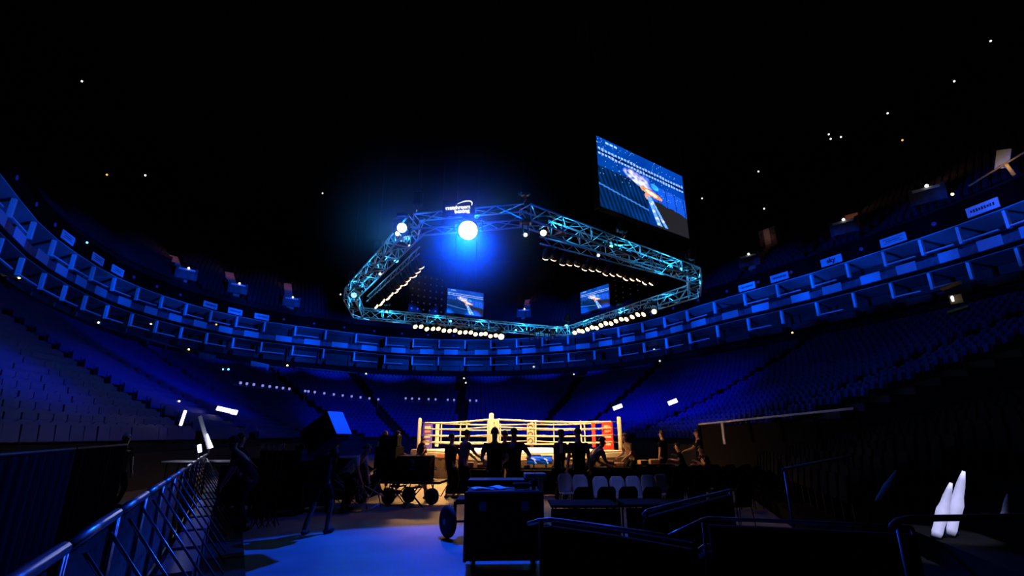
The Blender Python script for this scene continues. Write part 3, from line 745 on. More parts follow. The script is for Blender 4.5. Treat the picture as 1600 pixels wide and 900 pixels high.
# ------------------------------------------------------------------ screens
def screen_mesh():
    W_, H_ = 176, 99; me = bpy.data.meshes.new('screen_picture')
    vs = []; fs = []; cols = []
    def n2(x, y, s=1, o=0): return noise.noise(Vector((x * s, y * s, o)))
    rr = random.Random(3)
    for j in range(H_ + 1):
        for i in range(W_ + 1): vs.append((i / W_, 0, 1 - j / H_))
    for j in range(H_):
        for i in range(W_):
            u = (i + .5) / W_; v = (j + .5) / H_
            fs.append((j * (W_ + 1) + i, (j + 1) * (W_ + 1) + i, (j + 1) * (W_ + 1) + i + 1, j * (W_ + 1) + i + 1))
            b = .34 - .16 * v + .10 * n2(u, v, 3); c = [0.0, b * .12, b]
            # two dotted suite lines
            for c0, th in ((.17 + .03 * u, .016), (.235 + .035 * u, .018)):
                dv = abs(v - c0)
                if dv < th and (i // 2) % 3: c = [.25, .42, 1.0]
            if abs(v - .21 - .03 * u) < .012: c = [0, .004, .05]
            if abs(v - .05) < .015 and .08 < u < .22 and i % 8 < 6: c = [.3, .5, 1]
            # seats lower left, raked streaks
            if u < .52 and v > .42 + .35 * max(0, u - .3):
                s = math.sin((u * 1.15 - v * .28) * 120); g = .16 + .10 * n2(u, v, 6, 2)
                c = [0, g * .13 * (.4 + .6 * (s > 0)), g * (.15 + .85 * (s > .1))]
                if abs(v - .68 - .22 * u) < .012: c = [.03, .14, .5]
            # right stand panels
            if u > .55 and .36 < v < .62 + .22 * (u - .55) and v > .36 + .1 * (u - .55):
                g = .55 + .15 * n2(u, v, 5, 4); c = [.005, g * .13, g]
                if abs((u - .06 * v) * 9 % 1 - .5) < .04: c = [0, .01, .08]
            if u > .60 and v > .60 + .22 * (u - .6) + .02 * n2(u, v, 14): c = [.011, .011, .014]
            # rig glare
            for (gx, gy, rx, ry, col) in ((.41, .37, .15, .09, (.75, .65, 1)), (.47, .44, .12, .06, (.6, .7, 1)), (.52, .33, .05, .05, (.1, .2, .9)), (.33, .36, .06, .05, (.2, .35, 1)), (.62, .40, .05, .05, (.05, .55, .9))):
                e = ((u - gx) / rx) ** 2 + ((v - gy - .25 * (u - gx)) / ry) ** 2
                k = min(1, 2 * max(0, 1 - e)) * (.6 + .9 * n2(u, v, 24, 7))
                c = [c[q] + max(0, k) * col[q] * .8 for q in range(3)]
            # orange ring
            e = ((u - .57) / .13) ** 2 + ((v - .52 - .28 * (u - .57)) / .045) ** 2
            if e < 1:
                k = .7 + .5 * n2(u, v, 30, 3)
                c = [1.0 * k, .32 * k, .07] if e > .3 else [1.2, .85, .55]
            e = ((u - .52) / .03) ** 2 + ((v - .58) / .06) ** 2
            if e < 1: c = [.9, .25, .12]
            # bright paths down from the ring
            for x0, x1, wd in ((.52, .63, .010), (.535, .66, .006), (.55, .72, .012)):
                if .58 < v < .97:
                    q = (v - .58) / .39; cx = x0 + (x1 - x0) * q
                    if abs(u - cx) < wd * (1 + q * .8): c = [.12, .32, 1.0] if n2(u, v, 20) > -.2 else [.5, .6, 1]
            if rr.random() < .012 and v < .55: c = [.3, .45, 1]
            cols.append(c)
    me.from_pydata(vs, [], fs); at = me.color_attributes.new('picture', 'FLOAT_COLOR', 'CORNER')
    buf = []
    for c in cols: buf += [max(0, c[0]), max(0, c[1]), max(0, c[2]), 1] * 4
    at.data.foreach_set('color', buf)
    m = bpy.data.materials.new('screen_picture'); m.use_nodes = True; nt = m.node_tree; b = nt.nodes['Principled BSDF']
    b.inputs['Base Color'].default_value = (.01, .01, .01, 1); b.inputs['Roughness'].default_value = .5
    a = nt.nodes.new('ShaderNodeVertexColor'); a.layer_name = 'picture'
    nt.links.new(a.outputs[0], b.inputs['Emission Color']); b.inputs['Emission Strength'].default_value = 1.6
    me.materials.append(m); return me
SME = screen_mesh()
def screen(bl, br, width, height_tl, lab, dist_scale, dots=None):
    t = thing('video_screen', lab, 'screen', bl, math.atan2(br.y - bl.y, br.x - bl.x)); wdt = (br.xy - bl.xy).length
    o = bpy.data.objects.new('picture', SME); C.objects.link(o); o.parent = t; o.scale = (wdt, 1, height_tl)
    q = MB(); q.box((wdt / 2, .22, height_tl / 2), (wdt + .12, .40, height_tl + .12), bev=.03); q.obj('cabinet', 'dark', t)
    for k in (.2, .8):
        q = MB(); q.tube([(wdt * k, .2, height_tl), (wdt * k, .2, 38.2 - bl.z)], .03, 6); q.obj('hanging_cable', 'blackmetal', t)
    return t, wdt
def sc(blp, brp, tlp, z):
    bl = atz(*blp, z); br = atz(*brp, z); r = ray(*tlp); k = bl.xy.length / math.hypot(r.x, r.y)
    return bl, br, EYE + r.z * k - z
bl, br, hh = sc((938, 322), (1077, 373), (928, 212), 13.2)
screen(bl, br, 0, hh, 'big video screen high right of the rig showing the arena', 0)
bl, br, hh = sc((698, 488), (755, 495), (698, 450), 10.4)
t, wd = screen(bl, br, 0, hh, 'small video screen seen through the rig, the left one', 0)
def led_panel(tl, tr, bl_, br_, dist, lab, nx, ny, dot):
    a = atd(*bl_, dist[0]); b = atd(*br_, dist[1]); r = ray(*tl); k = dist[0] / math.hypot(r.x, r.y); h = EYE + r.z * k - a.z
    t = thing('dark_led_panel', lab, 'panel', a, math.atan2(b.y - a.y, b.x - a.x)); w_ = (b.xy - a.xy).length; sl = (b.z - a.z) / w_
    q = MB(); q.box((w_ / 2, .2, h / 2), (w_, .3, h), bev=.03); q.obj('cabinet', 'dark', t)
    q = MB()
    for i in range(nx):
        for j in range(ny): q.box((w_ * (i + .5) / nx, .02, h * (j + .5) / ny), (dot, .04, dot), Ry(.4))
    q.obj('indicator_lights', 'em_dot', t)
    for k in (.15, .85):
        q = MB(); q.tube([(w_ * k, .2, h), (w_ * k, .2, 38.2 - a.z)], .03, 6); q.obj('hanging_cable', 'blackmetal', t)
led_panel((637, 424), (694, 448), (638, 486), (694, 489), (36.5, 37.5), 'dark panel dotted with tiny lights left of the left small screen', 6, 6, .11)
bl, br, hh = sc((908, 490), (953, 478), (907, 457), 10.4)
screen(bl, br, 0, hh, 'small video screen seen through the rig, the right one', 0)
led_panel((958, 437), (1030, 400), (958, 477), (1030, 452), (40.5, 35), 'dark panel dotted with tiny lights right of the right small screen', 6, 5, .06)

# ------------------------------------------------------------------ boxing ring
h_ = 4.47; ph = math.radians(11.4); RX, RY = .15, 22.0
ex = Vector((math.cos(ph), -math.sin(ph))); ey = Vector((math.sin(ph), math.cos(ph)))
cor = {'R': Vector((RX, RY)) + ex * h_, 'L': Vector((RX, RY)) - ex * h_, 'F': Vector((RX, RY)) + ey * h_, 'N': Vector((RX, RY)) - ey * h_}
rot = math.atan2(ex.y, ex.x) + PI / 4
CZ = 1.10
ring = thing('boxing_ring', 'raised white boxing ring lit warm under the rig', 'boxing ring', (RX, RY, 0), rot)
side = h_ * math.sqrt(2)
q = MB(); q.box((0, 0, CZ - .03), (side + .5, side + .5, .06), bev=.02); q.obj('canvas', 'canvas', ring)
q = MB(); q.box((0, 0, CZ - .17), (side + .54, side + .54, .22), bev=.03); q.obj('apron_edge', 'pad_white', ring)
for k in range(4):
    R = Rz(k * PI / 2); q = MB()
    n = 24; vs = []; fs = []
    for i in range(n + 1):
        x = -(side + .5) / 2 + (side + .5) * i / n; yy = -(side + .5) / 2 - .02 + .03 * math.sin(i * 1.9)
        vs += [R @ Vector((x, yy, CZ - .28)), R @ Vector((x, yy - .03 * math.sin(i * 2.3), .02))]
        if i < n: fs.append((2 * i, 2 * i + 1, 2 * i + 3, 2 * i + 2))
    q.add(vs, fs); q.obj('skirt', 'skirt', ring)
    q = MB(); q.box(R @ Vector((.6, -(side + .5) / 2 - .05, CZ - .19)), (2.2, .02, .14), R); q.obj('apron_print', 'print_peach' if k % 2 else 'print_pale', ring)
loc = {k: Rz(-rot) @ Vector((v.x - RX, v.y - RY, 0)) for k, v in cor.items()}
PH = 2.46
for k, v in loc.items():
    q = MB(); q.lathe2([(0, .085), (PH - .04, .085), (PH - .01, .06), (PH, .02)], (v.x, v.y, 0), (0, 0, 1), 14); q.obj('corner_post', 'post', ring, True)
def pad(k, w_, h0, h1, m, off, prints, ang=0.0, lab=None):
    v = loc[k]; d = -v.normalized(); R = Rz(math.atan2(d.y, d.x) - PI / 2 + ang); c = v + d * off
    q = MB(); q.box((c.x, c.y, (h0 + h1) / 2), (w_, .16, h1 - h0), R, bev=.04); o = q.obj('corner_pad', m, ring)
    for (z, hh_, mm, wf) in prints:
        for sg in (-1, 1):
            q = MB(); q.box(Vector((c.x, c.y, z)) + R @ Vector((0, sg * .085, 0)), (w_ * wf, .012, hh_), R); q.obj('pad_print', mm, o)
    if lab: o['label'] = lab
pad('N', .42, 1.2, 2.26, 'pad_white', .30, [(2.12, .08, 'sign_ink', .3)], lab='white near corner pad')
pad('F', .40, 1.2, 2.30, 'pad_white', .30, [], lab='white far corner pad with round emblems')
vF = loc['F']; dF = -vF.normalized()
for z in (2.1, 1.75, 1.42):
    q = MB(); c = vF + dF * .40
    q.tube([Vector((c.x, c.y, z)) + Rz(math.atan2(dF.y, dF.x) - PI / 2) @ Vector((.11 * math.cos(a * PI / 8), .0, .11 * math.sin(a * PI / 8))) for a in range(14)], .022, 6)
    q.obj('round_emblem', 'sign_ink', ring)
bprint = [(2.05, .10, 'print_pale', .75), (1.86, .09, 'print_peach', .75), (1.66, .13, 'print_pale', .75), (1.38, .18, 'print_pale', .55)]
def banner(k, m, ang, off, prints, lab, w_=.52):
    v = loc[k]; d = -v.normalized(); R = Rz(ang - rot); c = v + d * off
    q = MB(); q.box((c.x, c.y, 1.68), (w_, .05, 1.12), R, bev=.02); o = q.obj('corner_banner', m, ring); o['label'] = lab
    for (z, hh_, mm, wf) in prints:
        q = MB(); q.box(Vector((c.x, c.y, z)) + R @ Vector((0, -.03, 0)), (w_ * wf, .012, hh_), R)
        o2 = q.obj('banner_print', mm, o)
banner('L', 'pad_blue', 0.05, .40, [(z, h2, m2, wf * .8) for z, h2, m2, wf in bprint], 'blue banner at the left corner', .44)
banner('R', 'pad_red', -0.05, .50, [(z, h2, 'print_peach' if m2 == 'print_peach' else 'print_pale', wf * .8) for z, h2, m2, wf in bprint], 'red banner at the right corner', .46)
pad('R', .14, 1.2, 2.26, 'pad_red', 1.08, [], lab='slim red corner pad')
pad('L', .10, 1.2, 2.2, 'pad_white', .86, [], lab='slim white corner pad')
names4 = ['N', 'R', 'F', 'L']
for i in range(4):
    a = loc[names4[i]]; b = loc[names4[(i + 1) % 4]]; dd = (b - a).normalized(); a2 = a + dd * .22; b2 = b - dd * .22
    a2 = a2 - a.normalized() * .18; b2 = b2 - b.normalized() * .18
    for k, z in enumerate((1.42, 1.70, 1.98, 2.24)):
        q = MB(); n = 12
        q.tube([a2 + (b2 - a2) * (j / n) + Vector((0, 0, z - .05 * math.sin(PI * j / n))) for j in range(n + 1)], .030 if k != 3 else .036, 8)
        q.obj('rope', 'rope', ring, True)
        for e_, s_ in ((a, a2), (b, b2)):
            q = MB(); q.tube([e_ + Vector((0, 0, z)), s_ + Vector((0, 0, z))], .016, 6); q.obj('turnbuckle', 'steel', ring)
    for f in (.3, .7):
        q = MB(); p = a2 + (b2 - a2) * f
        q.box((p.x, p.y, 1.80), (.05, .05, .92), bev=.01); q.obj('rope_spacer', 'rope', ring)
# ring steps at the right corner
for k, kk, lab in ((0, 'R', 'black steps up to the red right corner of the ring'), (1, 'L', 'black steps up to the blue left corner of the ring')):
    v = cor[kk]; d = (v - Vector((RX, RY))).normalized()
    t = thing('ring_steps', lab, 'steps', (v.x + d.x * .75, v.y + d.y * .75, 0), math.atan2(d.y, d.x) - PI / 2)
    for j in range(4):
        q = MB(); q.box((0, .5 - j * .28, .12 + j * .24), (.9, .3, .04), bev=.01); q.obj('tread', 'blackmetal', t)
    for sx in (-.44, .44):
        q = MB(); q.tube([(sx, .62, .0), (sx, -.42, .9)], .03, 6); q.tube([(sx, -.42, .9), (sx, -.42, 0)], .03, 6); q.obj('side_frame', 'blackmetal', t)

# ------------------------------------------------------------------ people
def skin_mesh(name, verts, edges, radii, m, sub=1, root=0):
    me = bpy.data.meshes.new('t'); me.from_pydata([tuple(v) for v in verts], edges, [])
    o = bpy.data.objects.new('t', me); C.objects.link(o)
    md = o.modifiers.new('s', 'SKIN'); md.use_smooth_shade = True
    for i, sv in enumerate(me.skin_vertices[0].data):
        r = radii[i]; sv.radius = r if isinstance(r, tuple) else (r, r); sv.use_root = (i == root)
    o.modifiers.new('u', 'SUBSURF').levels = sub
    d_ = bpy.context.evaluated_depsgraph_get()
    out = bpy.data.meshes.new_from_object(o.evaluated_get(d_)); bpy.data.objects.remove(o)
    out.name = name; out.materials.clear(); out.materials.append(M[m]); return out
def ik(a, b, l1, l2, pole):
    d = b - a; L = min(d.length, (l1 + l2) * .995); d = d.normalized(); b2 = a + d * L
    x = (l1 * l1 - l2 * l2 + L * L) / (2 * L); hh = math.sqrt(max(l1 * l1 - x * x, 0))
    p = (pole - d * pole.dot(d)).normalized()
    return a + d * x + p * hh, b2
def person(label, x, Y, face, H=1.78, lean=0.0, sit=None, hands=None, feet=None, twist=0.0, head=(0, 0), shirt='cloth_black',
           pants='cloth_black', skin='skin', hair='hair', cap=None, long_hair=False, sleeves=False, shorts=False, z0=0.0, build=1.0, crouch=0.0):
    """x is the photo column the figure stands in, Y its distance; face is the heading in degrees (90 = away)"""
    k = H / 1.78
    V = lambda *p: Vector(p)
    ph_ = .93 - crouch if sit is None else sit + .09
    pel = V(0, 0, ph_)
    Rl = Rx(-math.radians(lean)) ; Rt = Rz(math.radians(twist)) @ Rl
    def U(p): return pel + Rt @ V(*p)
    spine = U((0, 0, .17)); chest = U((0, 0, .37)); nb = U((0, -.01, .53)); nk = U((0, .0, .59))
    Rh = Rt @ Rz(math.radians(head[0])) @ Rx(math.radians(lean * .6 + head[1]))
    hb = nk
    jaw = hb + Rh @ V(0, .035, .055); sk = hb + Rh @ V(0, .010, .145); cr = hb + Rh @ V(0, .0, .205)
    vs = [pel, spine, chest, nb, nk, jaw, sk, cr]; ed = [(0, 1), (1, 2), (2, 3), (3, 4), (4, 5), (5, 6), (6, 7)]
    b = build
    rd = [(.135 * b, .105 * b), (.125 * b, .098 * b), (.150 * b, .110 * b), (.075, .07), (.055, .058), (.062, .066), (.078, .096), (.058, .070)]
    sh = {}; arms = {}; legs = {}
    for s in (-1, 1):
        S_ = U((s * .185 * b, 0, .475)); tgt = (hands or {}).get(s)
        if tgt is None: tgt = (s * .27, .06, ph_ - .10) if sit is None else (s * .16, .36, ph_ + .10)
        E_, W_ = ik(S_, V(*tgt), .29, .26, V(s * .5, -1, -.25))
        sh[s] = S_; arms[s] = (S_, E_, W_)
        n = len(vs); d = (W_ - E_).normalized(); 
        side = d.cross(V(0, 0, 1)); 
        if side.length < .2: side = V(0, 1, 0)
        side.normalize(); nrm = side.cross(d).normalized()
        palm = W_ + d * .055; kn = W_ + d * .095
        vs += [S_, E_, W_, palm]; ed += [(2, n), (n, n + 1), (n + 1, n + 2), (n + 2, n + 3)]
        rd += [.062 * b, .044, .030, (.036, .018)]
        for q, (so, ln) in enumerate(((-.030, .066), (-.010, .076), (.010, .072), (.030, .056))):
            a = kn + side * so; b1 = a + (d * .9 - nrm * .35).normalized() * ln * .55; b2 = b1 + (d * .55 - nrm * .8).normalized() * ln * .5
            m0 = len(vs); vs += [a, b1, b2]; ed += [(n + 3, m0), (m0, m0 + 1), (m0 + 1, m0 + 2)]; rd += [.0105, .009, .0075]
        m0 = len(vs); a = W_ + d * .035 - side * .036; vs += [a, a + (d * .7 - side * .7).normalized() * .038, a + d * .055 - side * .045]
        ed += [(n + 3, m0), (m0, m0 + 1), (m0 + 1, m0 + 2)]; rd += [.013, .011, .009]
    for s in (-1, 1):
        Hp = pel + Rz(math.radians(0)) @ V(s * .09, 0, -.04)
        ft = (feet or {}).get(s)
        if ft is None: ft = (s * .12, (.02 if s > 0 else -.04), .085) if sit is None else (s * .13, .48, .085)
        K_, A_ = ik(Hp, V(*ft), .44, .43, V(s * .15, 1, 0))
        if sit is not None: A_ = V(*ft)
        n = len(vs); toe = A_ + V(s * .03, .16, -.045)
        vs += [Hp, K_, A_, toe]; ed += [(0, n), (n, n + 1), (n + 1, n + 2), (n + 2, n + 3)]; rd += [.088 * b, .056, .040, .035]
        legs[s] = (Hp, K_, A_, toe)
    body = skin_mesh('person', vs, ed, rd, skin)
    # face features joined into the same body mesh
    q = MB(); Fv = lambda *p: sk + Rh @ V(*p)
    q.tube([Fv(0, .092, .012), Fv(0, .118, -.022), Fv(0, .098, -.036)], [.008, .014, .008], 8)
    for s in (-1, 1):
        q.tube([Fv(s * .080, .0, .018), Fv(s * .092, -.012, .0), Fv(s * .080, .0, -.028)], [.008, .012, .007], 6)
        q.ball(Fv(s * .030, .083, .012), .011, 8, 6)
    q.tube([Fv(-.022, .088, -.062), Fv(0, .096, -.060), Fv(.022, .088, -.062)], .006, 6)
    bm = bmesh.new(); bm.from_mesh(body)
    t_ = bpy.data.meshes.new('t'); t_.from_pydata(q.v, [], q.f); bm.from_mesh(t_); bm.to_mesh(body); bm.free(); bpy.data.meshes.remove(t_)
    body.polygons.foreach_set('use_smooth', [True] * len(body.polygons))
    o = bpy.data.objects.new('person', body); C.objects.link(o)
    r = ray(x, 680); o.location = (r.x / r.y * Y, Y, z0); o.rotation_euler = (0, 0, math.radians(face) - PI / 2); o.scale = (k, k, k)
    tag(o, label, 'person')
    def child(name, me):
        c = bpy.data.objects.new(name, me); C.objects.link(c); c.parent = o; return c
    # shirt
    hem = pel + V(0, 0, -.03); hem = pel + V(0, 0, -.10); vs = [hem, pel, spine, chest, U((0, -.005, .50))]; ed = [(0, 1), (1, 2), (2, 3), (3, 4)]
    rd = [(.178 * b, .135 * b), (.170 * b, .130 * b), (.148 * b, .116 * b), (.168 * b, .128 * b), (.088, .085)]
    for s in (-1, 1):
        S_, E_, W_ = arms[s]; n = len(vs); e = S_ + (E_ - S_) * (1.0 if sleeves else .75); vs += [S_, e]; ed += [(3, n), (n, n + 1)]; rd += [.076 * b, .060]
        if sleeves: vs += [E_ + (W_ - E_) * .9]; ed += [(n + 1, n + 2)]; rd += [.042]
    child('shirt', skin_mesh('shirt', vs, ed, rd, shirt, 1, 3))
    vs = [pel + V(0, 0, .04), pel + V(0, 0, -.03)]; ed = [(0, 1)]; rd = [(.150 * b, .120 * b), (.165 * b, .125 * b)]
    for s in (-1, 1):
        Hp, K_, A_, toe = legs[s]; n = len(vs)
        if shorts: vs += [Hp, K_ + (Hp - K_) * .05]; ed += [(1, n), (n, n + 1)]; rd += [.112 * b, .082]
        else: vs += [Hp, K_, A_ + (K_ - A_) * .08]; ed += [(1, n), (n, n + 1), (n + 1, n + 2)]; rd += [.112 * b, .072, .056]
    child('trousers', skin_mesh('trousers', vs, ed, rd, pants, 1, 1))
    for s in (-1, 1):
        Hp, K_, A_, toe = legs[s]
        q = MB(); q.ball((0, 0, 0), 1, 14, 8); hd = (toe - A_); hd.z = 0; hd.normalize(); R = Matrix((Vector((hd.y, -hd.x, 0)), hd, Vector((0, 0, 1)))).transposed()
        c = A_ + hd * .07 + V(0, 0, -.035)
        vv = [R @ Vector((v[0] * .050, v[1] * .145, max(v[2] * .055, -.042))) + c for v in q.v]
        q2 = MB(); q2.add(vv, q.f); child('shoe', q2.mesh('shoe', 'rubber', True))
    # hair or cap
    q = MB(); q.ball((0, 0, 0), 1, 18, 12); vv = []
    for v in q.v:
        x_, y_, z_ = v
        low = -.25 if y_ < 0.15 else .45
        if long_hair and y_ < .2: low = -1.6
        zz = max(z_, low) if not long_hair or z_ > -.3 else z_ * 1.7
        vv.append(sk + Rh @ V(x_ * .094, y_ * .112 - .008, zz * .120 + .022))
    q2 = MB(); q2.add(vv, q.f); child('hair' if not cap else 'cap', q2.mesh('hair', cap or hair, True))
    if cap:
        q = MB(); q.box((0, 0, 0), (.15, .11, .012), bev=.004); q2 = MB(); q2.add([sk + Rh @ (Vector(v) + V(0, .135, .055)) for v in q.v], q.f); child('cap_peak', q2.mesh('peak', cap))
    return o

AW = 90
carrier = person('person walking with a big dark box on the shoulder, bare lower legs', 508, 9.50, 78, 1.80, lean=5, head=(-12, 22), build=1.2,
       hands={1: (.27, -.10, 1.56), -1: (-.30, -.10, 1.46)}, feet={1: (.16, .10, .085), -1: (-.15, -.10, .085)}, shorts=True, skin='skin_dark', sleeves=True)
person('person in a dark cap bending over near the barrier end', 404, 9.9, 200, 1.80, lean=38, hands={1: (.2, .52, .72), -1: (-.16, .50, .78)}, cap='cloth_navy', shirt='cloth_navy', pants='cloth_navy')
person('person beside the bending one, dark clothes and bare forearm', 378, 11.6, 60, 1.74, hands={1: (.22, .34, 1.0)}, shirt='cloth_navy', sleeves=False)
person('person with reddish lit ear just left of the carried box', 482, 13.6, 150, 1.82)
person('person hidden half behind the carrier with a red lit cheek', 496, 14.0, 160, 1.86)
person('person bending with pale lit back right of the carrier', 548, 12.2, -20, 1.72, lean=52, hands={1: (.15, .55, .70), -1: (-.15, .55, .66)}, shirt='cloth_white', hair='hair_brown')
person('person in khaki shirt standing left of the pair near the ring', 602, 16.6, 80, 1.82, shirt='cloth_khaki', hair='hair_brown')
person('person in pale vest standing right of the khaki shirt', 621, 15.9, 30, 1.82, shirt='cloth_khaki', long_hair=False, hair='hair_brown', hands={1: (.34, .28, 1.05)})
person('person seated low with bright lit forearms at the blue corner', 656, 19.0, -30, 1.70, sit=.75, lean=18, hands={1: (.15, .45, 1.0), -1: (-.1, .42, .98)})
person('person seated sideways on the trolley, orange lit arm and leg', 644, 14.2, 0, 1.76, sit=.62, lean=26, hands={1: (.12, .62, .88), -1: (-.1, .58, .84)}, feet={1: (.10, .62, .09), -1: (-.12, .44, .09)}, shorts=True)
person('slim person in black standing in front of the ring left half', 706, 14.6, 50, 1.74, hands={1: (.2, .36, 1.0)})
person('person in grey shirt and cap working beside the slim one', 724, 14.4, 40, 1.84, lean=10, cap='cloth_black', shirt='cloth_grey', hands={1: (.18, .48, 1.05), -1: (-.1, .50, 1.0)}, shorts=False)
person('broad person in black seen from behind below the near corner post', 773, 11.9, 92, 1.86, build=1.12, hands={1: (.22, .26, 1.05), -1: (-.22, .26, 1.05)})
person('person half hidden between two dark figures at ring centre', 789, 14.6, 80, 1.82)
person('person in black with bent right elbow at ring centre', 803, 12.4, 85, 1.86, build=1.1, hands={1: (.34, .22, 1.12), -1: (-.3, .1, .95)})
person('person in black turned right with a bright white lanyard card', 872, 13.2, 35, 1.84, lean=8, hands={1: (.15, .4, 1.15), -1: (-.1, .42, 1.05)})
person('person in black from behind left of the bending brown back', 903, 12.6, 95, 1.86, build=1.05)
person('person in brown shirt bending towards the red corner', 918, 13.8, 20, 1.80, lean=42, shirt='cloth_khaki', hands={1: (.2, .6, .95), -1: (-.1, .6, .9)})
person('person crouching just right of the ring right post', 987, 17.2, 200, 1.80, lean=25, sit=.85, shirt='cloth_khaki', hair='hair_brown', hands={1: (.2, .45, 1.0), -1: (-.15, .42, .95)})
person('person in black standing alone in front of the blue right stand', 1034, 18.6, 140, 1.86, build=1.1)
person('person seated low with orange lit hands right of the lone one', 1064, 18.4, 160, 1.72, sit=.55, lean=16, hands={1: (.3, .3, 1.05), -1: (-.25, .4, .9)})
person('tall person with red lit face at the start of the right handrail', 1090, 18.0, 170, 1.90, hands={1: (.2, .4, 1.1)})
person('person seated with crossed orange lit arms right of the tall one', 1102, 17.0, 190, 1.72, sit=.50, lean=20, hands={1: (.1, .5, .8), -1: (-.1, .48, .9)})
person('dim person with pale scarf far left behind the barrier', 199, 12.6, -20, 1.72, hair='cloth_pale', shirt='cloth_black', skin='skin_dark')  # darker skin dims the figure: its shade is put into the colour

# carried box
p = atd(509, 677, 9.24)
t = thing('carried_box', 'large dark box carried on a shoulder, one side coloured bright blue as if lit', 'box', p)
Rb = Rz(-.34) @ Ry(-.58)
q = MB(); q.box((0, 0, 0), (.62, .42, .46), Rb, bev=.015); q.obj('body', 'case', t)
q = MB(); q.box(Rb @ Vector((.316, 0, 0)), (.012, .40, .44), Rb); q.obj('lit_side_panel', 'case_lit_blue', t)  # lit side of the box, its blue light put into the colour
q = MB(); q.tube([Rb @ Vector((-.08, -.21, .05)), Rb @ Vector((-.08, -.24, .05)), Rb @ Vector((.08, -.24, .05)), Rb @ Vector((.08, -.21, .05))], .01, 6); q.obj('handle', 'blackmetal', t)
p = Vector((carrier.location.x - .02, carrier.location.y - .30, 1.12)); t = thing('shoulder_bag', 'bulky black bag hanging behind the carrier of the box', 'bag', p, .1)
q = MB(); q.box((0, 0, 0), (.58, .26, .62), Ry(.12), bev=.09); q.obj('body', 'cloth_black', t, True)
q = MB(); q.tube([(-.2, .0, .28), (-.12, .1, .42), (.1, .12, .42), (.2, .02, .28)], .02, 6); q.obj('strap', 'cloth_black', t)

# lanyard card
p = atd(877, 701, 12.85); t = thing('lanyard_card', 'bright white card hanging on the person in black turned right', 'card', p, .2)
q = MB(); q.box((0, 0, 0), (.09, .01, .22), Ry(.06), bev=.003); q.obj('card', 'paper', t)
q = MB(); q.tube([(0, 0, .11), (.0, 0, .38)], .006, 5); q.obj('strap', 'cloth_black', t)

# ------------------------------------------------------------------ stage barrier along the left
A0 = Vector((-1.62, 1.55, 0)); A1 = Vector((-9.45, 15.8, 0)); dB = (A1 - A0); LB = dB.length; dn = dB.normalized(); angB = math.atan2(dn.y, dn.x)
HB = 1.16
def barrier_unit():
    t = thing('stage_barrier', '', 'barrier', (0, 0, 0), angB)       # local x runs along, -y faces the aisle
    q = MB(); q.tube([(.01, 0, HB), (1.27, 0, HB)], .034, 12); q.obj('top_rail', 'steel', t, True)
    q = MB()
    n = 32; vs = []; fs = []
    for i in range(n + 1):
        x = .02 + 1.25 * i / n; yy = .035 + (.012 if i % 2 else -.012)
        vs += [(x, yy, .10), (x, yy, HB - .08), (x, yy + .006, .10), (x, yy + .006, HB - .08)]
        if i < n: a = i * 4; fs += [(a, a + 4, a + 5, a + 1), (a + 2, a + 3, a + 7, a + 6)]
    q.add(vs, fs); q.obj('ribbed_panel', 'steel', t)
    for x in (.02, 1.26):
        q = MB(); q.tube([(x, 0, .02), (x, 0, HB)], .018, 8); q.obj('upright', 'steel', t, True)
    for x in (.30, .95):
        q = MB(); q.tube([(x, -.03, HB - .08), (x, -.78, .05)], .012, 8); q.obj('brace', 'steel', t, True)
    q = MB(); q.box((.64, -.50, .02), (1.22, 1.05, .03), bev=.008); q.obj('floor_plate', 'blackmetal', t)
    q = MB(); q.box((.64, -.34, .42), (1.1, .30, .03), bev=.008); q.obj('step_board', 'steel', t)
    for x in (.12, 1.14):
        q = MB(); q.tube([(x, -.48, .42), (x, -.50, .04)], .014, 6); q.obj('step_leg', 'steel', t)
    return t
BL = ['barrier unit nearest the camera at the bottom left corner', 'second barrier unit from the bottom left corner', 'third barrier unit from the bottom left corner',
      'fourth barrier unit from the bottom left corner', 'fifth barrier unit from the bottom left corner', 'sixth barrier unit from the bottom left corner']
bu = barrier_unit(); nU = int(LB / 1.3)
for k in range(nU):
    o = bu if k == 0 else copy_tree(bu)
    o.location = A0 + dn * k * 1.3
    if k < 6: tag(o, BL[k], 'barrier', 'barrier units along the left')
    else: tag(o, 'steel stage barrier unit in the far stretch towards the leaning pole', 'barrier', 'far barrier units along the left')

# made-up black drapes, added to darken the lit floor behind the barrier
for (u1, u2, lab) in ((-2.0, 3.2, 'black drape added just behind the nearest barrier units'), (3.25, 6.9, 'black drape added behind the middle of the barrier'), (6.95, 10.6, 'black drape added behind the far half of the barrier')):
    nn = Vector((-dn.y, dn.x, 0)); a = A0 + dn * u1 + nn * 1.25; b = A0 + dn * u2 + nn * 1.25; d = b - a; L = d.xy.length
    t = thing('drape', lab, 'drape', (a.x, a.y, 0), math.atan2(d.y, d.x)); q = MB(); n = 60; vs = []; fs = []
    for i in range(n + 1):
        x = L * i / n; y = .07 * math.sin(i * 1.3)
        vs += [(x, y, .01), (x, y * .8, 1.5), (x, y + .012, .01), (x, y * .8 + .012, 1.5)]
        if i < n: c_ = i * 4; fs += [(c_, c_ + 4, c_ + 5, c_ + 1), (c_ + 2, c_ + 3, c_ + 7, c_ + 6)]
    q.add(vs, fs); q.obj('cloth', 'cloth_black', t, True)
    q = MB(); q.tube([(0, 0, 1.52), (L, 0, 1.52)], .02, 8); q.obj('top_bar', 'blackmetal', t)
    for x in (0, L): q = MB(); q.tube([(x, .03, 0), (x, .03, 1.52)], .02, 8); q.obj('post', 'blackmetal', t)

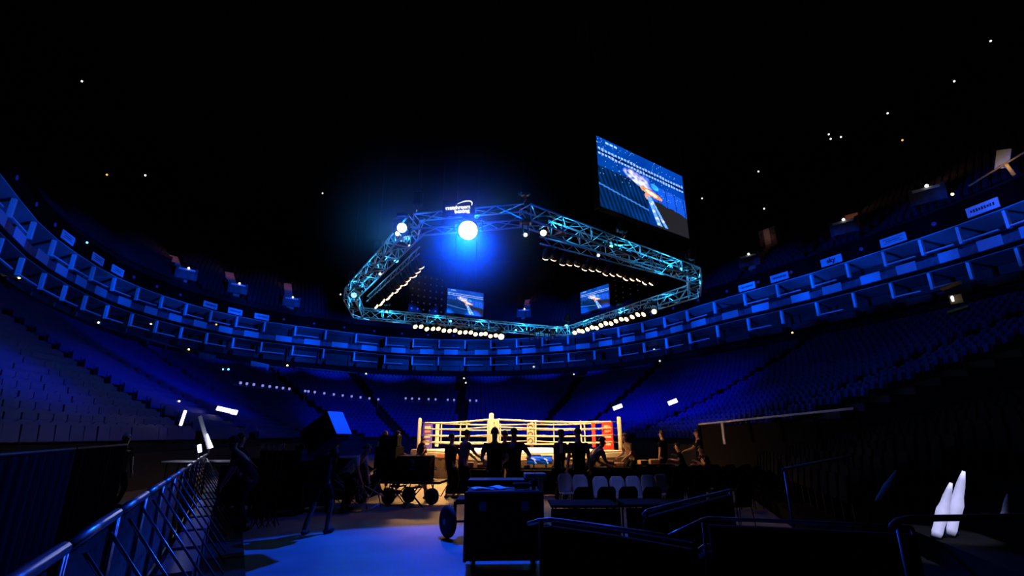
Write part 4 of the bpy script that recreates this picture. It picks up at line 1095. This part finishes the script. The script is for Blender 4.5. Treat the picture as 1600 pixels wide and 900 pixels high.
# ------------------------------------------------------------------ chairs on the floor
def floor_chair(shell):
    t = thing('plastic_chair', '', 'chair', (0, 0, 0))              # faces +y
    vs = []; fs = []; n = 8
    for i in range(n + 1):
        a = i / n; z = .46 + .38 * a; y = -.20 - .09 * a; wd = .22 * math.sqrt(1 - .62 * (max(0, a - .62) / .38) ** 2.5)
        for j in range(5):
            u = -1 + j / 2; vs.append((u * wd, y + .035 * u * u, z)); 
    for i in range(n):
        for j in range(4): a = i * 5 + j; fs.append((a, a + 1, a + 6, a + 5))
    m0 = len(vs); vs += [(v[0], v[1] - .014, v[2]) for v in vs[:m0]]; fs += [tuple(x + m0 for x in f[::-1]) for f in fs[:n * 4]]
    for i in range(n): a = i * 5; fs.append((a, a + 5, a + 5 + m0, a + m0)); a += 4; fs.append((a + 5, a, a + m0, a + 5 + m0))
    fs.append(tuple(n * 5 + j for j in range(5)) + tuple(n * 5 + j + m0 for j in range(4, -1, -1)))
    q = MB(); q.add(vs, fs); q.obj('backrest', shell, t, True)
    q = MB(); q.box((0, .02, .445), (.42, .42, .03), Rx(.04), bev=.012); q.obj('seat', shell, t)
    for sx in (-1, 1):
        for sy, z1 in ((-1, .46), (1, .44)):
            q = MB(); q.tube([(sx * .19, sy * .17, z1), (sx * .21, sy * .22, 0)], .011, 6); q.obj('leg', 'steel' if shell != 'seat_black' else 'blackmetal', t)
    return t
# lit row: seven backs
pts = [(888, 767, 11.8), (912, 768, 11.5), (944, 766, 11.0), (971, 763, 11.0), (996, 759, 11.1), (1020, 757, 11.4), (1041, 758, 11.6)]
fc = floor_chair('chair_shell')
cl = ['dimmest chair at the left end of the lit row', 'second dim blue chair from the left in the lit row', 'brightest pale chair in the lit row', 'pale chair right of the brightest one',
      'blue-lit chair in the middle of the lit row', 'chair with a thin white lit edge near the right end of the row', 'last chair at the right end of the lit row']
for k, (x, y, Y) in enumerate(pts):
    o = fc if k == 0 else copy_tree(fc)
    r = ray(x, y); o.location = (r.x / r.y * Y, Y, 0); o.scale = (.80, .9, 1); o.rotation_euler = (0, 0, PI + .22); tag(o, cl[k], 'chair', 'lit row of floor chairs')
bc = floor_chair('seat_black'); first = True
for k in range(8):
    o = bc if first else copy_tree(bc); first = False
    o.location = (1.32 + k * .44, 10.15 + .03 * (k % 3), 0); o.rotation_euler = (0, 0, .25 + .06 * math.sin(k * 2)); o.scale = (.9, .9, .90)
    tag(o, 'black plastic floor chair in the dark front row before the lit chairs', 'chair', 'dark front row of floor chairs')
for row in range(3, 9):
    for k in range(16):
        Y = 9.9 + row * .95 - (.1 * k if False else 0); X = 1.35 + k * .53 + row * .02
        if row == 0 and k > 2: pass
        if X / Y * 784 + 800 < 850 or X > 9.6: continue
        if 10.3 < Y < 12.2: continue
        p = Vector((X, Y - .12 * k * 0, 0))
        o = bc if first else copy_tree(bc); first = False
        o.location = p; o.rotation_euler = (0, 0, .12 + random.uniform(-.04, .04))
        tag(o, 'black plastic floor chair in the unlit rows facing the ring', 'chair', 'unlit floor chairs')
# right-hand retractable stand, stepped and unlit
t = thing('bleacher_stand', 'black stepped retractable stand filling the right foreground', 'stand', (0, 0, 0))
NS = 8
def stand_line(k):   # front edge of step k, running away from the camera
    return Vector((3.3 + k * .62, 3.2, 0)), Vector((7.6 + k * 1.05, 17.5 - k * .15, 0))
steps_ = []
for k in range(NS):
    a, b = stand_line(k); a2, b2 = stand_line(k + 1); z = .28 + .26 * k
    q = MB(); vs = [(a.x, a.y, 0), (b.x, b.y, 0), (b2.x, b2.y, 0), (a2.x, a2.y, 0), (a.x, a.y, z), (b.x, b.y, z), (b2.x, b2.y, z), (a2.x, a2.y, z)]
    q.add(vs, [(3, 2, 1, 0), (4, 5, 6, 7), (0, 1, 5, 4), (1, 2, 6, 5), (2, 3, 7, 6), (3, 0, 4, 7)]); q.obj('step', 'dark', t)
kb = MB(); ks = MB(); fold_seat_mesh(kb, ks)
proto = thing('stand_seat', '', 'seat'); kb.obj('backrest', 'seat_black', proto); ks.obj('seat_pan', 'seat_black', proto)
q = MB(); q.box((0, -.12, .2), (.06, .1, .4)); q.obj('pedestal', 'blackmetal', proto); first = True
for k in range(NS):
    a, b = stand_line(k); a2, b2 = stand_line(k + 1); z = .28 + .26 * k; m0 = (a * .35 + a2 * .65); m1 = (b * .35 + b2 * .65); L = (m1 - m0).length; dd = (m1 - m0).normalized()
    n = int(L / .56)
    for j in range(n):
        if j % 12 == 6: continue
        p = m0 + dd * (.4 + j * .56)
        if p.y < 8.0 and p.x < 7.2: continue
        o = proto if first else copy_tree(proto); first = False
        o.location = (p.x, p.y, z); o.rotation_euler = (0, 0, math.atan2(dd.y, dd.x))
        tag(o, 'black tip-up seat on the unlit stepped stand at right', 'seat', 'black seats of the right stand')
# guard rails
def guard(pts_, r, posts, lab, m='steel', panel=None):
    P = [Vector(p) for p in pts_]; t = thing('guard_rail', lab, 'rail', (P[0].x, P[0].y, 0)); o0 = Vector((P[0].x, P[0].y, 0))
    q = MB(); q.tube([p - o0 for p in P], r, 10); q.obj('top_tube', m, t, True)
    for i in posts:
        q = MB(); p = P[i] - o0; q.tube([p, (p.x, p.y, 0)], r * .9, 8); q.obj('post', 'blackmetal', t, True)
    if panel:
        for i in range(panel[0], panel[1]):
            a = P[i] - o0; b_ = P[i + 1] - o0; n = Vector((-(b_ - a).y, (b_ - a).x, 0)).normalized() * .03; q = MB()
            vs = [a - n, b_ - n, b_ + n, a + n]; lo = [Vector((v.x, v.y, .0)) for v in vs]; hi = [Vector((v.x, v.y, v.z - .05)) for v in vs]
            q.add(lo + hi, [(3, 2, 1, 0), (4, 5, 6, 7), (0, 1, 5, 4), (1, 2, 6, 5), (2, 3, 7, 6), (3, 0, 4, 7)]); q.obj('infill_panel', 'dark', t)
Z = 1.0
guard([atz(826, 818, Z - .05), atz(845, 813, Z), atz(862, 812, Z), atz(950, 824, Z), atz(1085, 846, Z)], .020, [1, 4], 'long blue-lit guard rail in the centre right foreground', panel=(1, 4))
guard([atz(1004, 806, Z - .04), atz(1010, 799, Z), atz(1022, 795, Z), atz(1140, 766, Z)], .018, [1, 3], 'guard rail with a bright bent end behind the long blue one', panel=(0, 3))
guard([atz(1036, 842, Z - .05), atz(1098, 812, Z), atz(1106, 810, Z), atz(1190, 813, Z), atz(1425, 824, Z)], .016, [1, 4], 'thin guard rail bending right in the right foreground', panel=(2, 4))  # right-hand stretch and panel added to hide the lit floor behind
guard([atz(1082, 866, .75), atz(1100, 853, .75), atz(1115, 851, .75), atz(1210, 855, .75)], .016, [1, 3], 'lowest short guard rail at the bottom right', panel=(0, 3))
guard([atz(1394, 824, 1.15), atz(1402, 814, 1.15), atz(1420, 810, 1.15), atz(1500, 809, 1.15), atz(1620, 807, 1.15)], .022, [1, 4], 'dark guard rail crossing in front of the white folded seats', 'blackmetal')
guard([atz(1224, 734, 1.35), atz(1226, 733, 1.35), atz(1330, 712, 1.35)], .018, [1, 2], 'far thin guard rail of the right stand')
# handrail in front of right stand (lit)
a = atd(1092, 663, 24); b = atd(1335, 638, 19)
t = thing('handrail', 'long pale handrail on the low wall in front of the right seats', 'rail', a, math.atan2(b.y - a.y, b.x - a.x)); L = (b.xy - a.xy).length; sl = (b.z - a.z) / L
q = MB(); q.box((L / 2, 0, sl * L / 2), (L, .08, .07), Ry(-math.atan(sl))); q.obj('rail', 'ledge', t)
for k in range(6):
    q = MB(); x = L * k / 5; q.box((x, 0, sl * x - .45), (.12, .06, .9)); q.obj('post', 'ledge' if k in (1,) else 'dark', t)
q = MB(); q.box((L / 2, .12, -(a.z + b.z) / 4 - .05 + (b.z - a.z) / 4), (L, .15, (a.z + b.z) / 2 - .1)); q.obj('low_wall', 'roof', t)
# white folded seats catching the added spot
def folded(x, y, Y, h, roll, w_, lab, z_):
    r = ray(x, y); t = thing('folded_seat', lab, 'seat', (r.x / r.y * Y, Y, z_), -.7)
    R = Ry(roll); n = 8; vs = []; fs = []
    for i in range(n + 1):
        a = i / n; ww = w_ * (.25 + .85 * math.sin(PI * (a * .8 + .18)) ** 1.3) * (1 + .12 * math.sin(a * 17))
        for sx, sy in ((-1, 0), (1, 0), (1, .05), (-1, .05)): vs.append(R @ Vector((sx * ww / 2, sy + .05 * math.sin(a * PI), h * a)))
        if i < n:
            for j in range(4): b_ = i * 4; fs.append((b_ + j, b_ + (j + 1) % 4, b_ + 4 + (j + 1) % 4, b_ + 4 + j))
    fs += [(3, 2, 1, 0), (n * 4, n * 4 + 1, n * 4 + 2, n * 4 + 3)]
    q = MB(); q.add(vs, fs); q.obj('shell', 'cloth_pale', t, True)
    q = MB(); q.tube([R @ Vector((0, .06, 0)), R @ Vector((0, .10, h * .8))], .014, 6); q.obj('frame_tube', 'blackmetal', t)
folded(1462, 845, 6.2, .68, .40, .11, 'left one of two bright white folded seat shells behind the dark rail', .54)
folded(1482, 835, 6.3, .80, .36, .12, 'right, taller one of two bright white folded seat shells', .54)
folded(1378, 826, 7.4, .52, .62, .07, 'slanted dim folded seat shell with a bright tip', .80)
folded(1570, 838, 6.1, .52, .25, .10, 'bright white folded seat shell at the right edge', .54)

# ------------------------------------------------------------------ cases, carts and clutter
def caster(parent, c, r=.06, name='caster'):
    q = MB(); q.lathe2([(-.018, r * .85), (-.015, r), (.015, r), (.018, r * .85)], (c[0], c[1], r), (1, 0, 0), 14); o = q.obj(name, 'rubber', parent, True)
    q = MB(); q.box((c[0] - .03, c[1], r + .03), (.008, .05, .09)); q.box((c[0] + .03, c[1], r + .03), (.008, .05, .09)); q.box((c[0], c[1], r + .075), (.08, .08, .01)); q.obj('caster_fork', 'steel', o)
t = thing('flight_case', 'large black flight case on casters in the centre foreground', 'case', (-.12, 7.25, 0), .04)
W_, D_, Hh = 1.0, .62, .84
q = MB(); q.box((0, 0, .14 + Hh * .40), (W_, D_, Hh * .78), bev=.02); q.obj('body', 'case', t)
q = MB(); q.box((0, 0, .14 + Hh * .9), (W_, D_, Hh * .2), bev=.02); q.obj('lid', 'case', t)
for sx in (-1, 1):
    for sy in (-1, 1):
        q = MB(); q.box((sx * W_ / 2, sy * D_ / 2, .14 + Hh / 2), (.045, .045, Hh), bev=.012); q.obj('corner_edge', 'blackmetal', t)
        caster(t, (sx * (W_ / 2 - .1), sy * (D_ / 2 - .1), 0), .062)
for x in (-.28, .28):
    q = MB(); q.box((x, -D_ / 2 - .01, .14 + Hh * .79), (.10, .02, .12), bev=.006); q.obj('butterfly_latch', 'steel', t)
    q = MB(); q.tube([(x - .07, -D_ / 2 - .03, .58), (x - .07, -D_ / 2 - .06, .52), (x + .07, -D_ / 2 - .06, .52), (x + .07, -D_ / 2 - .03, .58)], .01, 6); q.obj('handle', 'blackmetal', t)
topz = .14 + Hh + .002
for k, (x, y, w2, rz, lab) in enumerate(((-.28, -.05, .30, .3, 'white sheet of paper on top of the flight case, the brightest'), (-.08, .06, .26, -.5, 'second sheet of paper overlapping the first on the flight case'))):
    o = thing('paper_sheet', lab, 'paper', Vector((-.12 + x, 7.25 + y, topz + .004 + k * .004)), rz)
    q = MB(); n = 5; vs = []; fs = []
    for i in range(n + 1):
        for j in range(2): vs.append((w2 * (i / n - .5), .21 * (j - .5), .012 * math.sin(i * 1.1) + .012))
        if i < n: fs.append((2 * i, 2 * i + 2, 2 * i + 3, 2 * i + 1))
    m0 = len(vs); vs += [(v[0], v[1], v[2] - .002) for v in vs]; fs += [tuple(x_ + m0 for x_ in f[::-1]) for f in fs]
    q.add(vs, fs); q.obj('sheet', 'paper', o)
o = thing('cable_coil', 'black coiled cable lying on top of the flight case', 'cable', (.14, 7.22, topz + .02))
q = MB()
for k in range(4): q.tube([(math.cos(a * PI / 8) * (.10 + .008 * k), math.sin(a * PI / 8) * (.09 + .008 * k), k * .017) for a in range(16)], .010, 6, closed=True)
q.obj('loops', 'rubber', o, True)
q = MB(); q.lathe2([(0, .015), (.06, .013)], (.10, .02, .07), (1, .3, 0), 8); q.obj('plug', 'steel', o)
o = thing('radio_handset', 'small black handset standing on the flight case right end', 'radio', (.30, 7.15, topz))
q = MB(); q.box((0, 0, .065), (.055, .035, .13), bev=.008); q.obj('body', 'blackmetal', o)
q = MB(); q.tube([(.015, 0, .13), (.015, 0, .24)], .005, 6); q.obj('aerial', 'rubber', o)
# trolley behind, big wheel
t = thing('trolley', 'dark trolley with a big wheel behind the flight case', 'trolley', (-.50, 9.3, 0), .0)
q = MB(); q.box((0.1, 0, .60), (1.15, .62, .08), bev=.015); q.obj('deck', 'case', t)
for sx in (-.62, .75):
    q = MB(); q.lathe2([(-.055, .15), (-.05, .235), (-.025, .26), (.025, .26), (.05, .235), (.055, .15), (.03, .10)], (sx, -.1, .262), (.82, .57, 0), 24); w_ = q.obj('wheel', 'rubber', t, True)
    q = MB(); q.lathe2([(-.07, .05), (.07, .05)], (sx, -.1, .262), (.82, .57, 0), 12); q.obj('hub', 'steel', w_)
q = MB(); q.tube([(-.62, -.1, .262), (.75, -.1, .262)], .02, 8); q.obj('axle', 'steel', t)
for x in (-.5, .6):
    q = MB(); q.box((x, -.1, .42), (.05, .06, .32)); q.obj('bracket', 'blackmetal', t)
t = thing('storage_box', 'dark box standing on the trolley behind the flight case', 'box', (-.28, 9.32, .642), .02)
q = MB(); q.box((0, 0, .14), (.98, .5, .28), bev=.02); q.obj('body', 'case', t)
q = MB(); q.box((0, 0, .29), (1.0, .52, .03), bev=.01); q.obj('lid', 'blackmetal', t)
# trolley of stacked folding stools, centre left
t = thing('flatbed_cart', 'flatbed cart on round wheels with loads left of the aisle', 'cart', (-3.15, 13.9, 0), -.12)
q = MB(); q.box((0, 0, .52), (2.7, .9, .06), bev=.01); q.obj('deck', 'blackmetal', t)
for (x, y) in ((-.75, -.42), (.02, -.5), (.45, -.15), (1.15, -.42)):
    q = MB(); q.lathe2([(-.04, .10), (-.04, .18), (-.02, .20), (.02, .20), (.04, .18), (.04, .10)], (x, y, .20), (.25, 1, 0), 20); w_ = q.obj('wheel', 'rubber', t, True)
    q = MB(); q.tube([(x, y, .2), (x + .03, y, .5)], .016, 6); q.obj('wheel_fork', 'steel', w_)
for x in (-1.0, -.3, .35, 1.1):
    q = MB(); q.tube([(x, -.35, .5), (x + .1, -.38, .28), (x + .28, -.38, .20), (x + .45, -.36, .5)], .014, 6); q.obj('under_frame', 'steel', t)
for k, (x, y, z, sx, sy, sz, rz, lab) in enumerate(((.55, .0, .55, .9, .6, .62, .05, 'black equipment case on the cart beneath the seated person'),
        (-.25, .1, .55, .6, .6, .85, -.08, 'tall black case in the middle of the flatbed cart'), (-.25, .1, 1.402, .5, .5, .3, .1, 'small black case on top of the tall one'))):
    P_ = Vector((-3.15, 13.9, 0)) + Rz(-.12) @ Vector((x, y, z)); o = thing('equipment_case', lab, 'case', P_, rz - .12)
    q = MB(); q.box((0, 0, sz / 2), (sx, sy, sz), bev=.02); q.obj('body', 'case', o)
    q = MB(); q.box((0, -sy / 2 - .008, sz * .75), (.08, .016, .10), bev=.004); q.obj('latch', 'steel', o)
    q = MB(); q.tube([(-.07, -sy / 2, sz * .5), (-.07, -sy / 2 - .03, sz * .46), (.07, -sy / 2 - .03, sz * .46), (.07, -sy / 2, sz * .5)], .008, 6); q.obj('handle', 'steel', o)
def folding_stool(p, rz, lab, g=None, tilt=None, m='blackmetal', top='cloth_black'):
    t = thing('folding_stool', lab, 'stool', p, rz, g)
    if tilt: t.rotation_euler = (tilt[0], tilt[1], rz)
    q = MB(); n = 6; vs = []; fs = []
    for i in range(n + 1):
        a = i / n; x = .19 - .38 * a; z = .47 - .03 * math.sin(PI * a)
        vs += [(x, -.17, z), (x, .17, z), (x, -.17, z - .012), (x, .17, z - .012)]
        if i < n: b_ = i * 4; fs += [(b_, b_ + 1, b_ + 5, b_ + 4), (b_ + 2, b_ + 6, b_ + 7, b_ + 3), (b_, b_ + 4, b_ + 6, b_ + 2), (b_ + 1, b_ + 3, b_ + 7, b_ + 5)]
    q.add(vs, fs); q.obj('seat', top, t, True)
    for y in (-.18, .18):
        for s in (-1, 1):
            q = MB(); q.tube([(s * .19, y, .47), (-s * .23, y, .0)], .013, 6); q.obj('leg', m, t)
    for s in (-1, 1):
        q = MB(); q.tube([(s * .22, -.18, .012), (s * .22, .18, .012)], .012, 6); q.obj('foot_bar', m, t)
    return t
folding_stool(Vector((-2.46, 12.9, .012)), .35, 'folding stool with crossed legs standing alone beside the cart')
folding_stool(Vector((-2.9, 13.25, .012)), .1, 'second folding stool partly behind the first')
# heap of folded chairs and stands left of the cart
cols = ['steel', 'wood', 'alu', 'steel', 'wood', 'alu', 'steel', 'wood', 'steel', 'alu']
hn = ['leaning against the cart, topmost of the heap', 'on the left side of the heap', 'crossing low in the heap', 'with an amber lit leg near the floor', 'standing upright in the heap middle',
      'half hidden at the back of the heap', 'tipped forward at the heap front', 'closest to the carrier legs', 'lying flat on the floor', 'right end of the heap']
for k in range(10):
    o = folding_stool(Vector((-4.55 + .13 * k + random.uniform(-.05, .05), 12.5 + .12 * (k % 3), .18 + .12 * (k % 4))), random.uniform(-.5, .9), 'folded metal stool ' + hn[k],
                      'heap of folded stools by the cart', (random.uniform(-.7, .7), random.uniform(-.5, .9)), cols[k])
# dark mass behind the carrier: stacked cases and people's kit at left
for k, (x, Y, w2, hh2, lab) in enumerate(((455, 11.8, 1.0, 1.25, 'tall black case stack behind the carrier, left one'), (432, 12.6, .8, 1.05, 'black case left of the tall stack'),
        (500, 12.4, .9, 1.35, 'black wardrobe case right behind the carrier'), (540, 13.6, .8, 1.0, 'low black case between carrier and folded stools'), (385, 12.5, .7, .9, 'black case by the end of the barrier'))):
    r = ray(x, 680); o = thing('wardrobe_case', lab, 'case', (r.x / r.y * Y, Y, 0), random.uniform(-.3, .3))
    q = MB(); q.box((0, 0, .12 + hh2 / 2), (w2, .6, hh2), bev=.02); q.obj('body', 'case', o)
    for sx in (-1, 1):
        for sy in (-1, 1):
            q = MB(); q.box((sx * w2 / 2, sy * .3, .12 + hh2 / 2), (.04, .04, hh2), bev=.01); q.obj('corner_edge', 'blackmetal', o)
            caster(o, (sx * (w2 / 2 - .1), sy * .2, 0), .055)
    q = MB(); q.tube([(-.1, -.31, hh2 * .7), (-.1, -.35, hh2 * .66), (.1, -.35, hh2 * .66), (.1, -.31, hh2 * .7)], .01, 6); q.obj('handle', 'steel', o)
# small upright stands (vertical glints) on the case stack
for k, x in enumerate((440, 447, 455, 462, 470)):
    p = atd(x, 690, 12.0); o = thing('mic_stand', ['thin stand at the left end of the row of five behind the bending person', 'second thin stand of the row of five', 'middle thin stand of the row of five', 'fourth thin stand of the row of five', 'thin stand at the right end of the row of five'][k], 'stand', (p.x, p.y - .8, 0), .3 * k)
    q = MB(); q.tube([(0, 0, .05), (0, 0, 1.45)], .010, 8); q.obj('pole', 'blackmetal', o)
    for a in range(3): q = MB(); q.tube([(0, 0, .22), (.14 * math.cos(a * 2.1), .14 * math.sin(a * 2.1), .01)], .009, 6); q.obj('leg', 'blackmetal', o)
    q = MB(); q.lathe2([(0, .012), (.05, .024), (.10, .02)], (0, 0, 1.44), (0, .1, 1), 10); q.obj('tip', 'steel', o)
# leaning lit pole and the work table at the barrier end
a = atd(327, 701, 17.2); b = atd(312, 650, 17.2)
t = thing('leaning_pole', 'tall flat pole leaning left, lit blue with a bright white foot', 'pole', a)
q = MB(); d = b - a; q.tube([(0, 0, 0), d * .5, d], [.07, .065, .06], 4); q.obj('pole', 'sign_white', t)
q = MB(); q.tube([(.09, -.05, .02), d * .45 + Vector((.09, -.05, 0))], [.05, .02], 8); q.obj('light_tube', 'em_tube', t)
q = MB(); q.tube([(0, 0, 0), (0, 0, -a.z)], .03, 6); q.obj('support', 'blackmetal', t)
t = thing('work_table', 'work table with a small white lamp at the barrier end', 'table', (a.x + .1, a.y, 0), .1)
q = MB(); q.box((.3, 0, .98), (2.9, .7, .04), bev=.01); q.obj('table_top', 'sign_white', t)
for sx in (-1.0, 1.6):
    for sy in (-.3, .3): q = MB(); q.tube([(sx, sy, 0), (sx, sy, .97)], .02, 6); q.obj('leg', 'blackmetal', t)
p = atd(313, 694, 16.9); t = thing('desk_lamp', 'tiny glaring white lamp left of the leaning pole foot', 'lamp', (p.x, p.y, 1.0))
q = MB(); q.lathe2([(0, .07), (.02, .07), (.03, .015), (.26, .012)], (0, 0, 0), (0, 0, 1), 10); q.obj('stand', 'blackmetal', t)
q = MB(); q.box((.02, -.03, .34), (.10, .05, .22), Ry(-.3), bev=.015); q.obj('lens', 'em_tube', t)
lamp('desk_glow', 'POINT', (.1, -.2, .36), 10, (.8, .85, 1.0), None, .05, parent=t)
# ringside tables and monitors
def table(x, Y, w2, lab, rz=0, hgt=.74, cloth='cloth_black'):
    r = ray(x, 680); t = thing('ringside_table', lab, 'table', (r.x / r.y * Y, Y, 0), rz)
    q = MB(); q.box((0, 0, hgt - .02), (w2, .75, .04), bev=.008); q.obj('table_top', 'dark', t)
    q = MB(); q.box((0, -.385, hgt / 2 - .02), (w2, .02, hgt - .06), bev=.005); q.obj('front_cloth', cloth, t)
    for sx in (-1, 1):
        for sy in (-1, 1): q = MB(); q.tube([(sx * (w2 / 2 - .08), sy * .3, 0), (sx * (w2 / 2 - .08), sy * .3, hgt - .04)], .016, 6); q.obj('leg', 'blackmetal', t)
    return t
tabs = [(743, 16.0, 1.6, 'ringside table left of the near corner post'), (842, 15.8, 1.9, 'ringside table carrying the two blue monitors'), (938, 16.2, 1.7, 'ringside table below the red corner'), (1010, 17.8, 1.6, 'ringside table right of the ring')]
for x, Y, w2, lab in tabs: table(x, Y, w2, lab)
SMALL = SME
for x, w2, lab in ((834, .40, 'left blue-lit monitor on the ringside table'), (853, .36, 'right blue-lit monitor on the ringside table')):
    r = ray(x, 710); o = thing('monitor', lab, 'monitor', (r.x / r.y * 15.7, 15.7, .74))
    s_ = bpy.data.objects.new('picture', SME); C.objects.link(s_); s_.parent = o; s_.location = (-w2 / 2, -.018, .12); s_.scale = (w2, 1, w2 * .62)
    q = MB(); q.box((0, .005, .12 + w2 * .31), (w2 + .03, .04, w2 * .62 + .03), bev=.006); q.obj('bezel', 'blackmetal', o)
    q = MB(); q.box((0, .02, .06), (.04, .03, .12)); q.box((0, .0, .008), (.18, .14, .016), bev=.004); q.obj('stand', 'blackmetal', o)
table(905, 8.8, 1.1, 'added low table under black cloth, hiding lit floor right of the flight case', 0, .62)  # made-up black table, put here so the floor stays dark
table(1030, 8.9, 1.5, 'longer low table under black cloth, added to hide lit floor before the dark chairs', 0, .62)  # second made-up table, blacking out the floor between chair legs
# boxes and papers on the tables, catching the ring light
items = [(735, 15.9, 'carton', .22, .14), (750, 15.8, 'carton', .16, .10), (759, 16.1, 'carton', .2, .2), (823, 15.6, 'carton', .18, .08), (869, 15.7, 'carton', .2, .07), (889, 15.8, 'carton', .2, .10),
         (925, 16.1, 'carton', .18, .10), (951, 16.0, 'carton', .24, .18), (966, 16.4, 'carton', .3, .1), (1003, 17.7, 'carton', .3, .12), (1020, 17.7, 'carton', .3, .15)]
desc = ['largest tan carton left of the near post', 'low tan carton left of the near post', 'tall tan carton beside the near post', 'flat tan carton left of the monitors', 'flat tan carton right of the monitors',
        'tan carton between two dark figures', 'small tan carton under the brown shirt person', 'square tan carton under the red corner', 'wide flat tan carton under the red banner', 'flat tan carton right of the ring post', 'lit tan carton at the right end table']
for (x, Y, n_, w2, h2), l_ in zip(items, desc):
    r = ray(x, 700); o = thing('carton', l_, 'carton', (r.x / r.y * Y, Y, .742), random.uniform(-.4, .4))
    q = MB(); q.box((0, 0, h2 / 2), (w2, w2 * .8, h2), bev=.006); q.obj('body', 'wood', o)
    q = MB(); q.box((0, -.02, h2 + .008), (w2 * .98, w2 * .38, .006), Rx(.25)); q.obj('flap', 'wood', o)
# wooden lectern-like stand right of the flight case
t = thing('camera_stand', 'wooden topped stand lit orange right behind the flight case', 'stand', (.46, 10.4, 0), .1)
q = MB(); q.box((0, 0, .92), (.42, .34, .10), bev=.01); q.obj('top_box', 'wood', t)
q = MB(); q.box((.12, 0, .44), (.10, .10, .87), bev=.01); q.obj('column', 'wood', t)
q = MB(); q.box((.05, 0, .02), (.4, .4, .04), bev=.01); q.obj('base', 'blackmetal', t)

# ------------------------------------------------------------------ haze balls, placed and shaped to give two lights their halos
m = bpy.data.materials.new('halo_haze'); m.use_nodes = True; nt = m.node_tree; nt.nodes.remove(nt.nodes['Principled BSDF'])
v = nt.nodes.new('ShaderNodeVolumeScatter'); v.inputs['Color'].default_value = (.9, .93, 1, 1); tc = nt.nodes.new('ShaderNodeTexCoord'); ln = nt.nodes.new('ShaderNodeVectorMath'); ln.operation = 'LENGTH'; nt.links.new(tc.outputs['Object'], ln.inputs[0])
mr = nt.nodes.new('ShaderNodeMapRange'); mr.interpolation_type = 'SMOOTHSTEP'; mr.inputs[1].default_value = 0; mr.inputs[2].default_value = 3.4; mr.inputs[3].default_value = 1; mr.inputs[4].default_value = 0; nt.links.new(ln.outputs['Value'], mr.inputs[0])
pw_ = nt.nodes.new('ShaderNodeMath'); pw_.operation = 'POWER'; pw_.inputs[1].default_value = 2.2; nt.links.new(mr.outputs[0], pw_.inputs[0])
ml = nt.nodes.new('ShaderNodeMath'); ml.operation = 'MULTIPLY'; ml.inputs[1].default_value = HAZE; nt.links.new(pw_.outputs[0], ml.inputs[0]); nt.links.new(ml.outputs[0], v.inputs['Density']); v.inputs['Anisotropy'].default_value = 0.35
nt.links.new(v.outputs[0], nt.nodes['Material Output'].inputs['Volume']); M['haze'] = m
def puff(c, r, lab):
    q = MB(); q.ball((0, 0, 0), r, 32, 20); hz = q.obj('halo_haze', 'haze', None, True, c)
    bm = bmesh.new(); bm.from_mesh(hz.data); bmesh.ops.remove_doubles(bm, verts=bm.verts, dist=1e-5); bmesh.ops.recalc_face_normals(bm, faces=bm.faces); bm.to_mesh(hz.data); bm.free()
    tag(hz, lab, 'haze', kind='stuff')
puff(KEY + Vector((.1, -.3, -.35)) , 3.5, 'ball of thin haze shaped into a blue halo around the biggest light of the rig')
puff(LEFTK + Vector((-.2, -.1, .1)), 3.5, 'ball of haze shaped into a blue halo around the bright left light')
